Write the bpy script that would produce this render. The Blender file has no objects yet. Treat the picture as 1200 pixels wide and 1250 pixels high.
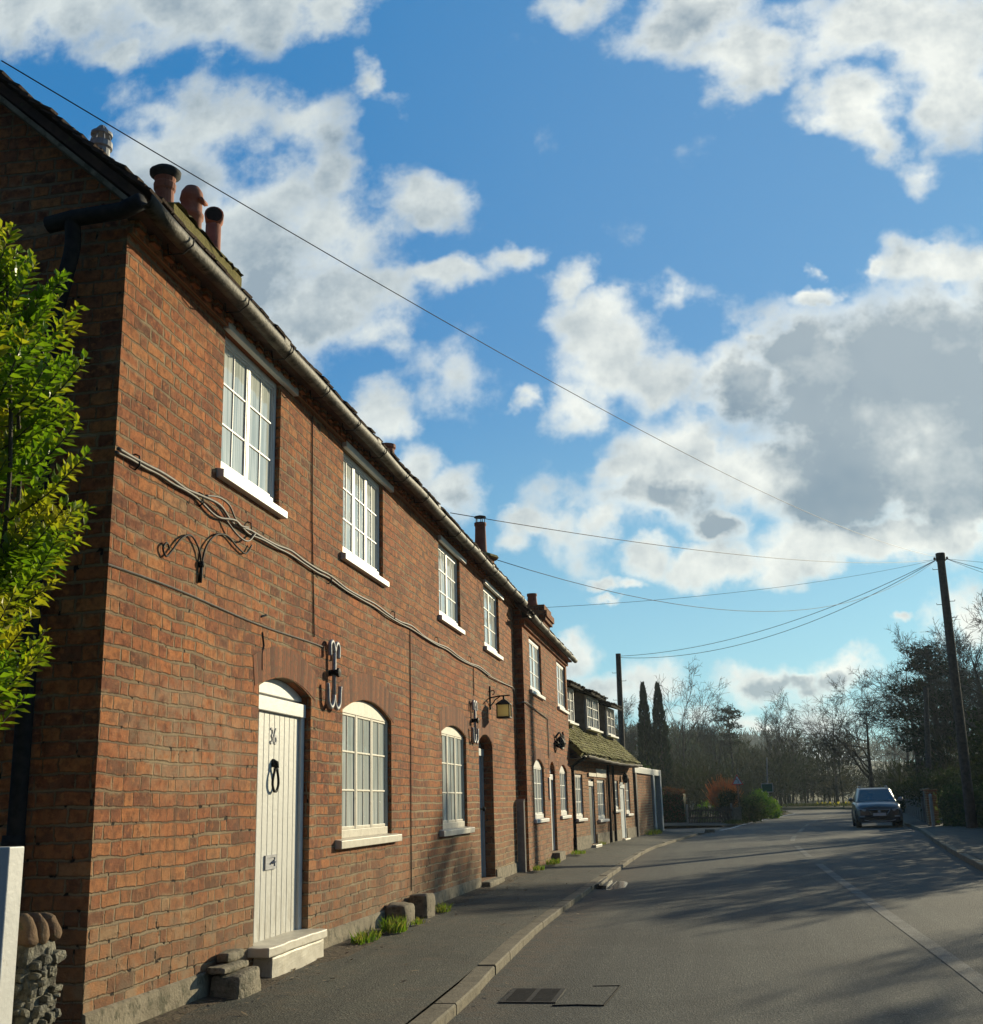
import bpy, math, random
from mathutils import Vector, Matrix
R = math.radians
SC = bpy.context.scene
COL = SC.collection

# ------------------------------------------------------------------ camera
EYE = 1.35
F_PX = 1405.0
def _cam():
    y = Vector((265, -350, -F_PX)).normalized()          # street direction seen from the car seat
    z = Vector((-142, 5525, -F_PX)); z = (z - y * z.dot(y)).normalized()
    x = y.cross(z)
    cd = bpy.data.cameras.new('camera'); cam = bpy.data.objects.new('camera', cd); COL.objects.link(cam)
    m = Matrix((x, y, z))                                 # rows: camera -> world
    cam.matrix_world = Matrix.Translation((0, 0, EYE)) @ m.to_4x4()
    cd.sensor_fit = 'HORIZONTAL'; cd.sensor_width = 36.0
    cd.lens = 36.0 * F_PX / 1200.0
    cd.clip_start = 0.1; cd.clip_end = 6000
    SC.camera = cam
_cam()

# ------------------------------------------------------------------ light
SUN_AZ, SUN_EL = R(29.5), R(14.5)
sl = bpy.data.lights.new('sun', 'SUN'); sl.energy = 5.0; sl.angle = R(0.5); sl.color = (1.0, 0.865, 0.58)
so = bpy.data.objects.new('sun', sl); COL.objects.link(so)
sdir = Vector((math.sin(SUN_AZ) * math.cos(SUN_EL), math.cos(SUN_AZ) * math.cos(SUN_EL), math.sin(SUN_EL)))
so.rotation_euler = sdir.to_track_quat('Z', 'Y').to_euler(); so.location = (30, 40, 30)
SC.view_settings.view_transform = 'Standard'; SC.view_settings.look = 'None'
SC.view_settings.exposure = 0.32; SC.view_settings.gamma = 1.0

# ------------------------------------------------------------------ node helpers
def sset(sock, v):
    if isinstance(v, bpy.types.NodeSocket): sock.id_data.links.new(v, sock)
    else:
        if isinstance(v, (tuple, list)) and len(v) == 3 and sock.type == 'RGBA': v = (*v, 1)
        sock.default_value = v
class NT:
    def __init__(s, nt): s.nt = nt
    def n(s, typ, props=None, ins=None, out=0):
        nd = s.nt.nodes.new('ShaderNode' + typ)
        for k, v in (props or {}).items(): setattr(nd, k, v)
        for k, v in (ins or {}).items(): sset(nd.inputs[k], v)
        return nd if out is None else nd.outputs[out]
    def m(s, op, a, b=0.0, c=0.0, clamp=False):
        return s.n('Math', {'operation': op, 'use_clamp': clamp}, {0: a, 1: b, 2: c})
    def v(s, op, a, b=(0, 0, 0), out=0, **k):
        ins = {0: a} if op == 'SCALE' else {0: a, 1: b}
        nd = s.n('VectorMath', {'operation': op}, ins, None)
        if 'scale' in k: sset(nd.inputs['Scale'], k['scale'])
        return nd.outputs[out]
    def noise(s, vec, scale, detail=3, rough=.55, out=0, dist=0.0):
        nd = s.n('TexNoise', None, {'Vector': vec, 'Scale': scale, 'Detail': detail, 'Roughness': rough, 'Distortion': dist}, None)
        return nd.outputs[out]
    def ss(s, x, a, b):                                   # smooth step from a to b
        return s.n('MapRange', {'interpolation_type': 'SMOOTHSTEP'}, {0: x, 1: a, 2: b, 3: 0.0, 4: 1.0})
    def lin(s, x, a, b, c=0.0, d=1.0):
        return s.n('MapRange', None, {0: x, 1: a, 2: b, 3: c, 4: d})
    def mix(s, f, a, b, mode='MIX'):
        nd = s.n('Mix', {'data_type': 'RGBA', 'blend_type': mode}, None, None)
        sset(nd.inputs[0], f); sset(nd.inputs[6], a); sset(nd.inputs[7], b)
        return nd.outputs[2]
    def ramp(s, f, stops):
        nd = s.n('ValToRGB', None, {0: f}, None)
        e = nd.color_ramp.elements
        while len(e) < len(stops): e.new(0.5)
        for i, (p, c) in enumerate(stops): e[i].position = p; e[i].color = (*c, 1)
        return nd.outputs[0]
    def xyz(s, vec):
        nd = s.n('SeparateXYZ', None, {0: vec}, None); return nd.outputs
    def comb(s, x, y, z): return s.n('CombineXYZ', None, {0: x, 1: y, 2: z})

CLOUDS=[(-0.642,0.872,0.132,0.048,-0.16,1.00),(-0.514,0.846,0.126,0.057,-0.16,1.00),(-0.402,0.827,0.098,0.049,-0.16,1.00),(-0.333,0.821,0.041,0.042,-0.16,1.00),(-0.569,0.801,0.023,0.029,-0.15,0.80),(-0.279,0.715,0.013,0.036,0.62,0.62),(-0.514,0.643,0.083,0.072,-0.13,1.00),(-0.422,0.561,0.106,0.096,-0.12,1.10),(-0.457,0.683,0.069,0.043,-0.14,0.75),(-0.348,0.553,0.069,0.054,-0.12,0.90),(-0.359,0.474,0.093,0.054,-0.10,1.00),(-0.289,0.446,0.045,0.030,-0.10,0.75),(-0.293,0.498,0.058,0.024,-0.11,0.70),(-0.358,0.683,0.053,0.027,-0.14,0.50),(-0.513,0.720,0.057,0.035,-0.14,0.60),(-0.331,0.619,0.037,0.019,-0.64,0.55),(-0.242,0.580,0.048,0.024,-0.27,0.85),(-0.227,0.502,0.052,0.014,-0.26,0.75),(-0.154,0.511,0.026,0.011,-0.12,0.55),(-0.204,0.395,0.032,0.029,-0.09,0.36),(-0.280,0.361,0.037,0.034,-0.09,1.10),(-0.222,0.282,0.042,0.034,-0.07,1.05),(-0.253,0.314,0.032,0.036,-0.08,0.90),(-0.146,0.253,0.028,0.012,0.29,0.75),(-0.158,0.237,0.017,0.017,-0.07,0.70),(-0.110,0.238,0.013,0.030,0.47,0.32),(-0.061,0.773,0.037,0.019,-0.16,0.60),(0.040,0.741,0.060,0.046,-0.16,1.00),(0.080,0.697,0.047,0.045,-0.15,1.00),(0.097,0.663,0.021,0.025,-0.15,0.90),(0.185,0.717,0.083,0.045,-0.16,1.10),(0.264,0.687,0.065,0.066,-0.16,1.20),(0.180,0.629,0.049,0.038,-0.14,1.00),(0.196,0.597,0.026,0.022,-0.14,0.80),(0.268,0.629,0.039,0.044,-0.15,0.90),(0.153,0.611,0.022,0.019,-0.14,0.70),(0.234,0.549,0.013,0.015,-0.13,0.40),(-0.100,0.476,0.023,0.030,0.08,0.85),(-0.061,0.402,0.057,0.050,-0.10,1.10),(-0.094,0.357,0.035,0.032,0.47,0.95),(-0.071,0.440,0.046,0.026,-0.10,0.90),(-0.134,0.365,0.014,0.013,-0.09,0.70),(-0.001,0.441,0.021,0.018,0.28,0.55),(-0.022,0.374,0.046,0.025,-0.09,0.85),(0.177,0.348,0.137,0.091,-0.09,1.40),(0.252,0.379,0.088,0.092,-0.10,1.40),(0.114,0.385,0.072,0.048,0.28,1.20),(0.149,0.275,0.116,0.059,-0.08,1.30),(0.222,0.269,0.093,0.073,-0.08,1.40),(0.054,0.359,0.043,0.035,-0.09,1.00),(0.245,0.460,0.062,0.022,0.09,1.10),(0.123,0.437,0.031,0.010,0.43,0.95),(0.189,0.463,0.013,0.011,-0.11,0.80),(0.065,0.399,0.013,0.006,-0.10,0.60),(0.131,0.467,0.007,0.010,-0.11,0.50),(-0.004,0.306,0.059,0.047,-0.08,1.10),(0.066,0.282,0.077,0.039,-0.08,1.15),(-0.028,0.262,0.065,0.035,-0.07,1.10),(-0.048,0.291,0.037,0.023,0.65,0.75),(0.020,0.234,0.035,0.019,-0.07,0.90),(-0.080,0.240,0.026,0.017,0.56,0.70),(0.143,0.214,0.111,0.022,-0.07,1.20),(-0.037,0.207,0.030,0.019,-0.06,1.05),(0.017,0.196,0.056,0.020,-0.06,1.10),(0.076,0.199,0.048,0.019,-0.06,1.05),(0.210,0.220,0.059,0.021,-0.07,1.10),(-0.083,0.186,0.014,0.006,-0.06,0.75),(-0.059,0.184,0.016,0.007,-0.06,0.80),(-0.080,0.171,0.010,0.003,-0.06,0.45),(-0.104,0.113,0.026,0.024,-0.05,0.95),(-0.114,0.124,0.017,0.014,-0.05,0.80),(-0.045,0.094,0.035,0.017,-0.04,0.85),(-0.077,0.087,0.035,0.018,-0.04,0.90),(-0.016,0.071,0.027,0.010,-0.04,0.40),(0.057,0.090,0.039,0.014,-0.04,0.95),(0.115,0.094,0.026,0.016,-0.04,1.00),(0.087,0.089,0.040,0.011,-0.04,0.95),(0.033,0.095,0.014,0.010,-0.04,0.60),(0.045,0.062,0.025,0.009,-0.04,0.70),(0.057,0.045,0.040,0.013,-0.03,0.65),(0.220,0.141,0.027,0.029,-0.05,0.95),(0.167,0.141,0.007,0.004,-0.05,0.60),(0.101,0.063,0.039,0.020,-0.04,0.60),(0.099,0.033,0.046,0.020,-0.03,0.80),]
GREYS=[(0.200,0.340,0.171,0.113,0.06,2.20),(0.192,0.358,0.128,0.095,0.10,1.00),(0.248,0.372,0.074,0.072,-0.10,1.00),(0.216,0.270,0.100,0.062,-0.08,1.00),(0.136,0.284,0.062,0.037,-0.08,0.70),(0.068,0.350,0.054,0.042,0.29,0.90),(0.114,0.385,0.061,0.040,0.38,1.00),(-0.011,0.250,0.050,0.019,-0.25,0.80),(0.020,0.233,0.032,0.015,-0.07,0.80),(-0.057,0.261,0.029,0.023,-0.07,0.50),(0.073,0.085,0.041,0.012,-0.04,0.95),(0.114,0.088,0.024,0.012,-0.04,0.90),(-0.359,0.457,0.085,0.052,-0.10,0.35),(-0.420,0.525,0.088,0.090,-0.11,0.35),(-0.513,0.628,0.083,0.057,-0.13,0.35),(-0.211,0.268,0.034,0.028,-0.07,0.40),(0.048,0.735,0.079,0.041,-0.16,0.28),(-0.523,0.837,0.194,0.042,-0.16,0.20),(0.153,0.249,0.101,0.029,-0.07,0.80),(-0.094,0.095,0.042,0.021,-0.04,0.30),(-0.031,0.343,0.044,0.020,-0.09,0.40),(0.097,0.242,0.062,0.018,-0.07,0.50),(0.150,0.741,0.077,0.027,-0.16,0.30),]
def make_world():
    w = bpy.data.worlds.new('World'); SC.world = w; w.use_nodes = True
    nt = w.node_tree; nt.nodes.clear(); g = NT(nt)
    sky = g.n('TexSky', {'sky_type': 'NISHITA', 'sun_disc': False, 'sun_elevation': SUN_EL, 'sun_rotation': SUN_AZ, 'air_density': 1.0, 'dust_density': 0.5, 'ozone_density': 2.4})
    dirv = g.n('TexCoord', None, None, None).outputs['Generated']
    x, y, z = g.xyz(dirv)
    ay = g.m('MAXIMUM', g.m('ABSOLUTE', y), .06)
    u = g.m('DIVIDE', x, ay); vv = g.m('DIVIDE', z, ay)
    P = g.comb(u, vv, 0.0)
    # cloud layers placed in the sky by direction; ragged by several octaves of noise
    wob = g.v('SUBTRACT', g.noise(P, 9.0, 5, .62, 1), (.5, .5, .5))
    Pw = g.v('ADD', P, g.v('MULTIPLY', wob, (.10, .08, 0)))
    def field(L):
        acc = None; Pi = Pw
        for i, (cx, cy, rx, ry, a, wt) in enumerate(L):
            if i % 6 == 5: Pi = g.v('ADD', Pw, g.v('SCALE', (1e-9, 1e-9, 0), scale=acc))   # evaluate a few at a time
            if abs(a) < .27:
                mp = g.n('VectorMath', {'operation': 'MULTIPLY_ADD'}, {0: Pi, 1: (1 / rx, 1 / ry, 0), 2: (-cx / rx, -cy / ry, 0)})
            else:
                mp = g.n('Mapping', {'vector_type': 'TEXTURE'}, {'Vector': Pi, 'Location': (cx, cy, 0), 'Rotation': (0, 0, a), 'Scale': (rx, ry, 1)})
            d = g.v('LENGTH', mp, out=1)
            val = g.m('MULTIPLY_ADD', d, -wt, wt)
            acc = val if acc is None else g.m('SMOOTH_MAX', acc, val, .12)
        return acc
    A = g.m('MAXIMUM', field(CLOUDS), -.6)
    G = g.m('MAXIMUM', field(GREYS), 0.0)
    n1 = g.noise(P, 13.0, 9, .575)
    n2 = g.noise(P, 4.5, 4, .55)
    nz = g.m('ADD', g.m('MULTIPLY', g.m('SUBTRACT', n1, .5), 2.6), g.m('MULTIPLY', g.m('SUBTRACT', n2, .5), .8))
    # scattered cloud away from the part of the sky the street looks at, thinning to clear sky behind
    far = g.m('SUBTRACT', g.noise(P, 1.6, 5, .55), .50)
    side = g.m('MULTIPLY', g.ss(g.m('ADD', u, .0), .50, .80), g.ss(y, .0, .3))
    A = g.m('MAXIMUM', A, g.m('SUBTRACT', g.m('MULTIPLY', g.m('MULTIPLY', far, 5.0), side), g.m('MULTIPLY', g.m('SUBTRACT', 1.0, side), 2.0)))
    A = g.m('SUBTRACT', A, g.m('MULTIPLY', g.ss(y, .1, -.1), 2.0))
    dens = g.m('ADD', g.m('ADD', A, .04), g.m('MULTIPLY', nz, g.m('SUBTRACT', 1.0, g.m('MULTIPLY', g.m('MINIMUM', G, .8), .6))))
    mask = g.m('MULTIPLY', g.ss(dens, -.30, .60), g.ss(z, -.01, .02))
    n1s = g.noise(g.v('ADD', P, (.012, -.002, 0)), 15.0, 4, .63)
    rel = g.m('SUBTRACT', n1, n1s)
    shade = g.m('MULTIPLY', g.ss(g.m('ADD', G, g.m('MULTIPLY', g.m('SUBTRACT', n1, .5), .5)), -.22, .46), g.ss(dens, .02, .70))
    shade = g.m('ADD', shade, g.m('MULTIPLY', rel, 1.3), clamp=True)
    shade = g.m('ADD', g.m('MULTIPLY', shade, .80), g.m('MULTIPLY', g.ss(n2, .42, .68), .20), clamp=True)
    sunside = g.ss(g.n('VectorMath', {'operation': 'DOT_PRODUCT'}, {0: dirv, 1: tuple(sdir)}, None).outputs[1], .55, 1.0)
    lit = g.mix(sunside, (5.9, 6.4, 6.3), (8.4, 8.5, 7.8))
    grey = g.mix(g.m('ADD', g.noise(P, 5.0, 4, .55), g.lin(vv, .28, .46, -.22, .22)), (1.25, 1.95, 2.65), (1.9, 2.6, 3.25))
    ccol = g.mix(shade, lit, grey)
    # the sky brightens towards the sun and pales towards the horizon
    hz = g.ss(z, .40, .02)
    skyc = g.mix(1.0, sky, (.45, .98, 1.12), 'MULTIPLY')
    base = g.mix(.25, g.mix(hz, (.18, 1.74, 4.40), (2.3, 4.9, 5.9)), skyc)
    base = g.mix(g.m('MULTIPLY', sunside, .16), base, (4.4, 5.8, 6.8))
    base = g.mix(g.ss(y, .15, -.35), base, (.34, .74, 1.45))
    col = g.mix(g.m('MULTIPLY', mask, .95), base, ccol)
    bg = g.n('Background', None, {'Color': col, 'Strength': .1})
    o = nt.nodes.new('ShaderNodeOutputWorld'); nt.links.new(bg, o.inputs[0])
    w.cycles.sampling_method = 'MANUAL'; w.cycles.sample_map_resolution = 512
make_world()

# ------------------------------------------------------------------ materials
def mat(name, fn):
    m = bpy.data.materials.new(name); m.use_nodes = True
    nt = m.node_tree; nt.nodes.clear(); g = NT(nt)
    sh = fn(g)
    o = nt.nodes.new('ShaderNodeOutputMaterial'); nt.links.new(sh, o.inputs[0])
    return m
def pbsdf(g, col, rough=.8, bump=None, bdist=.01, bstr=1.0, metal=0.0, spec=.4, **k):
    ins = {'Base Color': col, 'Roughness': rough, 'Metallic': metal, 'Specular IOR Level': spec}
    ins.update(k)
    if bump is not None:
        ins['Normal'] = g.n('Bump', None, {'Height': bump, 'Distance': bdist, 'Strength': bstr})
    return g.n('BsdfPrincipled', None, ins)
def opos(g): return g.n('TexCoord', None, None, None).outputs['Object']
def onrm(g): return g.n('TexCoord', None, None, None).outputs['Normal']
def wpos(g): return g.n('NewGeometry', None, None, None).outputs['Position']

def brick_fn(tone=0, grime=1.0, h=.0925, S=.235, Hd=.115):
    def fn(g):
        p = opos(g); x, y, z = g.xyz(p)
        nx = g.m('ABSOLUTE', g.xyz(onrm(g))[0])
        side = g.m('GREATER_THAN', nx, .5)
        u = g.m('ADD', g.m('MULTIPLY', y, side), g.m('MULTIPLY', x, g.m('SUBTRACT', 1.0, side)))
        uv0 = g.comb(u, z, 0.0)
        wv = g.v('SUBTRACT', g.noise(uv0, 1.5, 3, .55, 1), (.5, .5, .5))
        wf = g.v('SUBTRACT', g.noise(uv0, 26.0, 3, .6, 1), (.5, .5, .5))
        q = g.v('ADD', g.v('ADD', uv0, g.v('MULTIPLY', wv, (.04, .06, 0))), g.v('MULTIPLY', wf, (.026, .020, 0)))
        qu, qz, _ = g.xyz(q)
        rz = g.m('DIVIDE', qz, h); row = g.m('FLOOR', rz); fr = g.m('FRACT', rz)
        per = S + Hd
        hs = g.n('TexWhiteNoise', {'noise_dimensions': '1D'}, {'W': row})
        ur = g.m('ADD', g.m('DIVIDE', qu, per), g.m('ADD', g.m('MULTIPLY', g.m('MODULO', g.m('ADD', row, 200.0), 2.0), .5), g.m('MULTIPLY', hs, .22)))
        cell = g.m('FLOOR', ur)
        cv = g.n('TexWhiteNoise', {'noise_dimensions': '2D'}, {'Vector': g.comb(cell, row, 0.0)})
        Sj = g.m('ADD', S - .02, g.m('MULTIPLY', cv, .04))
        t = g.m('MULTIPLY', g.m('FRACT', ur), per)
        isH = g.m('GREATER_THAN', t, Sj)
        lt = g.m('SUBTRACT', t, g.m('MULTIPLY', isH, Sj))
        ln = g.m('ADD', Sj, g.m('MULTIPLY', isH, g.m('SUBTRACT', per, g.m('MULTIPLY', Sj, 2.0))))
        du = g.m('MINIMUM', lt, g.m('SUBTRACT', ln, lt))
        dv = g.m('MULTIPLY', g.m('MINIMUM', fr, g.m('SUBTRACT', 1.0, fr)), h)
        d = g.m('MINIMUM', g.m('ADD', du, .0025), dv)
        fine = g.noise(uv0, 90.0, 3, .65)
        med = g.noise(uv0, 14.0, 4, .6)
        d = g.m('ADD', d, g.m('MULTIPLY', g.m('SUBTRACT', fine, .5), .012))
        ero = g.m('MULTIPLY', g.ss(g.noise(uv0, 1.3, 4, .6), .40, .64), .007)
        br = g.ss(g.m('SUBTRACT', d, ero), .0010, .0095)                        # 1 on brick, 0 on mortar
        idv = g.n('TexWhiteNoise', {'noise_dimensions': '3D'}, {'Vector': g.comb(cell, row, isH)}, None)
        rid = idv.outputs[0]
        cols = [(0.0, (.17, .072, .036)), (.06, (.22, .078, .038)), (.35, (.34, .116, .046)), (.65, (.415, .146, .051)), (.92, (.45, .178, .060)), (.98, (.46, .185, .068)), (1.0, (.34, .22, .12))]
        if tone == 1: cols = [(p_, (c[0] * 1.02, c[1] * .98, c[2] * .98)) for p_, c in cols]
        if tone == 2: cols = [(p_, (c[0] * .8 + .10, c[1] * .8 + .075, c[2] * .7 + .045)) for p_, c in cols]
        bc = g.ramp(rid, cols)
        big = g.noise(uv0, .8, 5, .6)
        blotch = g.noise(uv0, 5.5, 4, .65)
        # mottling inside each brick and sooty or pale faces
        bc = g.mix(g.m('MULTIPLY', g.ss(med, .44, .64), .74), bc, g.mix(1.0, bc, (.42, .38, .40), 'MULTIPLY'))
        bc = g.mix(g.m('MULTIPLY', g.ss(g.noise(g.v('ADD', uv0, (3, 8, 0)), 17.0, 4, .65), .52, .66), .62), bc, (.54, .205, .068))
        bc = g.mix(g.m('MULTIPLY', g.ss(fine, .52, .75), .5), bc, g.mix(1.0, bc, (1.35, 1.3, 1.25), 'MULTIPLY'))
        bc = g.mix(g.m('MULTIPLY', g.ss(blotch, .50, .68), .42), bc, (.21, .115, .06))
        bc = g.mix(g.m('MULTIPLY', g.ss(g.noise(uv0, 32.0, 5, .7), .46, .66), .55), bc, g.mix(1.0, bc, (.50, .46, .44), 'MULTIPLY'))
        stk = g.noise(g.comb(g.m('MULTIPLY', u, 5.0), g.m('MULTIPLY', z, .55), 0.0), 1.0, 5, .65)
        bc = g.mix(g.m('MULTIPLY', g.ss(stk, .50, .70), .38), bc, (.15, .085, .05))
        low = g.ss(g.m('ADD', z, g.m('MULTIPLY', big, 1.6)), 2.5, 1.0)
        bc = g.mix(g.m('MULTIPLY', g.ss(g.noise(uv0, .55, 5, .65), .46, .60), .50), bc, g.mix(1.0, bc, (.66, .56, .56), 'MULTIPLY'))
        bc = g.mix(g.m('MULTIPLY', g.ss(g.noise(g.v('ADD', uv0, (9, 4, 0)), .9, 4, .6), .52, .64), .45), bc, g.mix(1.0, bc, (1.28, 1.08, .92), 'MULTIPLY'))
        bc = g.mix(g.m('MULTIPLY', low, .62 * grime), bc, g.mix(rid, (.16, .088, .048), (.28, .165, .085)))
        mc = g.mix(g.noise(uv0, 9.0, 4, .65), (.16, .10, .055), (.34, .25, .14))
        mc = g.mix(g.m('MULTIPLY', g.ss(big, .42, .62), .6), mc, (.17, .115, .075))
        mc = g.mix(g.m('MULTIPLY', low, .5), mc, (.36, .29, .19))
        # smeared repointing spreading over the brick edges in patches
        smear = g.m('MULTIPLY', g.ss(g.noise(uv0, 1.9, 5, .7), .50, .66), g.ss(g.m('ADD', d, g.m('MULTIPLY', g.m('SUBTRACT', med, .5), .03)), .032, .004))
        holes = g.m('MULTIPLY', g.ss(g.m('ADD', g.noise(uv0, 11.0, 2, .5), g.m('MULTIPLY', low, .07)), .66, .70), g.m('SUBTRACT', 1.0, g.m('MULTIPLY', br, .9)))
        c = g.mix(br, mc, bc)
        palej = g.m('MULTIPLY', g.m('MULTIPLY', g.ss(u, 7.0, 8.2), g.ss(g.m('ADD', z, g.m('MULTIPLY', big, .8)), 2.5, 1.7)), g.ss(dv, .016, .006))
        c = g.mix(g.m('MULTIPLY', smear, .62), c, (.39, .30, .175))
        c = g.mix(g.m('MULTIPLY', palej, .75), c, (.48, .37, .215))
        dust = g.m('MULTIPLY', g.ss(g.v('LENGTH', g.v('MULTIPLY', g.v('SUBTRACT', g.comb(u, z, 0.0), (1.25, 1.85, 0)), (.75, 1.9, 0)), out=1), 1.1, .35), g.ss(g.noise(uv0, 6.0, 5, .7), .36, .60))
        c = g.mix(g.m('MULTIPLY', dust, .55), c, (.36, .27, .17))
        grey_ = g.m('MULTIPLY', g.ss(g.m('ADD', z, g.m('MULTIPLY', blotch, 1.1)), 1.55, .85), g.ss(g.noise(uv0, 4.2, 5, .65), .44, .60))
        c = g.mix(g.m('MULTIPLY', grey_, .6), c, g.mix(rid, (.14, .105, .07), (.30, .24, .155)))
        c = g.mix(holes, c, (.02, .015, .012))
        # lichen grey and soot drift over the wall
        c = g.mix(g.m('MULTIPLY', g.ss(g.noise(uv0, 1.1, 6, .7), .55, .75), .30), c, (.17, .13, .095))
        hgt = g.m('ADD', g.m('MULTIPLY', br, g.m('ADD', .55, g.m('MULTIPLY', rid, .45))), g.m('ADD', g.m('MULTIPLY', fine, .30), g.m('MULTIPLY', med, .35)))
        hgt = g.m('SUBTRACT', hgt, g.m('MULTIPLY', holes, 1.2))
        return pbsdf(g, c, .92, hgt, .018, 1.0, spec=.2)
    return fn
M = {}
M['brick'] = mat('red_brick', brick_fn(0))
M['brick2'] = mat('orange_brick', brick_fn(1, .7))
M['brick3'] = mat('brown_brick', brick_fn(2, .6))
def arch_fn(g):
    uv = g.n('TexCoord', None, None, None).outputs['UV']; u, v, _ = g.xyz(uv)
    uq = g.m('ADD', g.m('DIVIDE', u, .088), g.m('MULTIPLY', g.noise(uv, 20.0, 2, .5), .25))
    cell = g.m('FLOOR', uq); f = g.m('FRACT', uq)
    d = g.m('MULTIPLY', g.m('MINIMUM', f, g.m('SUBTRACT', 1.0, f)), .088)
    br = g.ss(g.m('ADD', d, g.m('MULTIPLY', g.m('SUBTRACT', g.noise(uv, 80.0, 3, .6), .5), .006)), .001, .006)
    rid = g.n('TexWhiteNoise', {'noise_dimensions': '1D'}, {'W': cell})
    c = g.ramp(rid, [(0, (.12, .045, .028)), (.5, (.22, .075, .036)), (1, (.33, .125, .055))])
    c = g.mix(g.ss(g.noise(uv, 22.0, 5, .7), .42, .66), c, (.14, .075, .045))
    c = g.mix(br, (.24, .17, .10), c)
    return pbsdf(g, c, .92, g.m('ADD', br, g.m('MULTIPLY', g.noise(uv, 60.0, 3, .6), .5)), .008, spec=.2)
M['arch'] = mat('arch_brick', arch_fn)
def mottled(c1, c2, scale=6.0, rough=.8, bump=.004, detail=5, bscale=40.0, c3=None, spec=.35, metal=0.0, t3=(.58, .7)):
    def fn(g):
        p = opos(g)
        c = g.mix(g.ss(g.noise(p, scale, detail, .62), .3, .7), c1, c2)
        if c3: c = g.mix(g.ss(g.noise(g.v('ADD', p, (7, 3, 1)), scale * 1.7, 5, .65), *t3), c, c3)
        b = g.noise(p, bscale, 5, .62)
        return pbsdf(g, c, rough, b, bump, spec=spec, metal=metal)
    return fn
M['white'] = mat('white_paint', mottled((.58, .575, .54), (.66, .65, .61), 9, .45, .002, c3=(.44, .41, .34), t3=(.60, .76)))
M['cream'] = mat('cream_paint', mottled((.50, .455, .36), (.60, .555, .45), 9, .5, .002, c3=(.42, .37, .28)))
M['concrete'] = mat('concrete', mottled((.18, .15, .10), (.29, .245, .17), 7, .9, .012, c3=(.10, .09, .055), t3=(.48, .66)))
M['stone'] = mat('pale_stone', mottled((.19, .165, .115), (.29, .25, .18), 9, .9, .02, c3=(.10, .095, .06), t3=(.48, .66)))
M['kerb'] = mat('kerb_stone', mottled((.125, .105, .07), (.20, .17, .115), 6, .9, .008, c3=(.075, .062, .042)))
M['gutter'] = mat('gutter_metal', mottled((.060, .053, .040), (.13, .115, .085), 5, .6, .006, c3=(.022, .02, .015), spec=.25, t3=(.46, .62)))
M['black'] = mat('black_iron', mottled((.010, .010, .011), (.024, .022, .021), 20, .7, .003, spec=.2))
M['steel'] = mat('grey_steel', mottled((.26, .265, .28), (.38, .385, .395), 20, .55, .003, c3=(.2, .17, .14), spec=.35))
M['cable'] = mat('grey_cable', mottled((.10, .09, .078), (.17, .15, .13), 20, .6, .001))
M['wire'] = mat('black_wire', lambda g: pbsdf(g, (.03, .03, .035), .6))
M['tile'] = mat('clay_tile', mottled((.055, .036, .026), (.115, .066, .042), 5, .9, .01, c3=(.10, .095, .045)))
M['tile_backlit'] = mat('shade_toned_tile', mottled((.022, .020, .018), (.05, .045, .036), 5, .95, .01, spec=.1))  # backlit shade of the dormer roofs put into the tile colour
M['gutter_dark'] = mat('dark_gutter', mottled((.035, .032, .028), (.075, .067, .056), 4, .7, .006, spec=.15))
M['moss'] = mat('mossy_tile', mottled((.16, .145, .045), (.25, .235, .05), 3.0, .95, .02, 6, 30, c3=(.30, .23, .14), t3=(.56, .70)))
M['mosstop'] = mat('moss_lichen', mottled((.15, .135, .03), (.24, .20, .06), 9, .95, .03, c3=(.25, .19, .11)))
M['terracotta'] = mat('terracotta', mottled((.25, .085, .05), (.34, .13, .075), 8, .8, .004, c3=(.16, .07, .05)))
M['flue'] = mat('dark_cowl', mottled((.012, .016, .018), (.03, .036, .04), 10, .75, .002, spec=.2))
M['wood_grey'] = mat('weathered_board', mottled((.27, .245, .21), (.38, .35, .30), 9, .85, .004, c3=(.2, .18, .15)))
M['pole_wood'] = mat('tarred_pole_wood', mottled((.055, .045, .038), (.105, .085, .068), 9, .85, .006))
M['fence'] = mat('fence_board', mottled((.13, .115, .10), (.20, .175, .15), 6, .9, .006))
M['green_paint'] = mat('dark_green_paint', mottled((.04, .055, .05), (.06, .08, .07), 9, .45, .002))
M['blue_paint'] = mat('pale_blue_paint', mottled((.38, .44, .47), (.48, .54, .56), 9, .5, .002))
M['teal_paint'] = mat('slate_green_paint', mottled((.20, .27, .28), (.26, .33, .34), 9, .5, .002))
M['grey_paint'] = mat('pale_grey_paint', mottled((.36, .38, .36), (.46, .48, .45), 9, .5, .002))
def glass_fn(c1, c2):
    def fn(g):
        p = opos(g)
        c = g.mix(g.ss(g.noise(g.v('MULTIPLY', p, (1, 14, .6)), 2.0, 3, .5), .35, .65), c1, c2)
        b = g.noise(p, 2.5, 2, .5)
        return pbsdf(g, c, .035, b, .012, .6, spec=.8)
    return fn
M['pane'] = mat('curtained_pane', glass_fn((.42, .47, .44), (.70, .73, .68)))
M['pane_pale'] = mat('net_curtained_pane', glass_fn((.62, .66, .61), (.76, .78, .72)))
M['pane_dark'] = mat('dark_pane', glass_fn((.03, .04, .045), (.07, .085, .09)))
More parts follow.
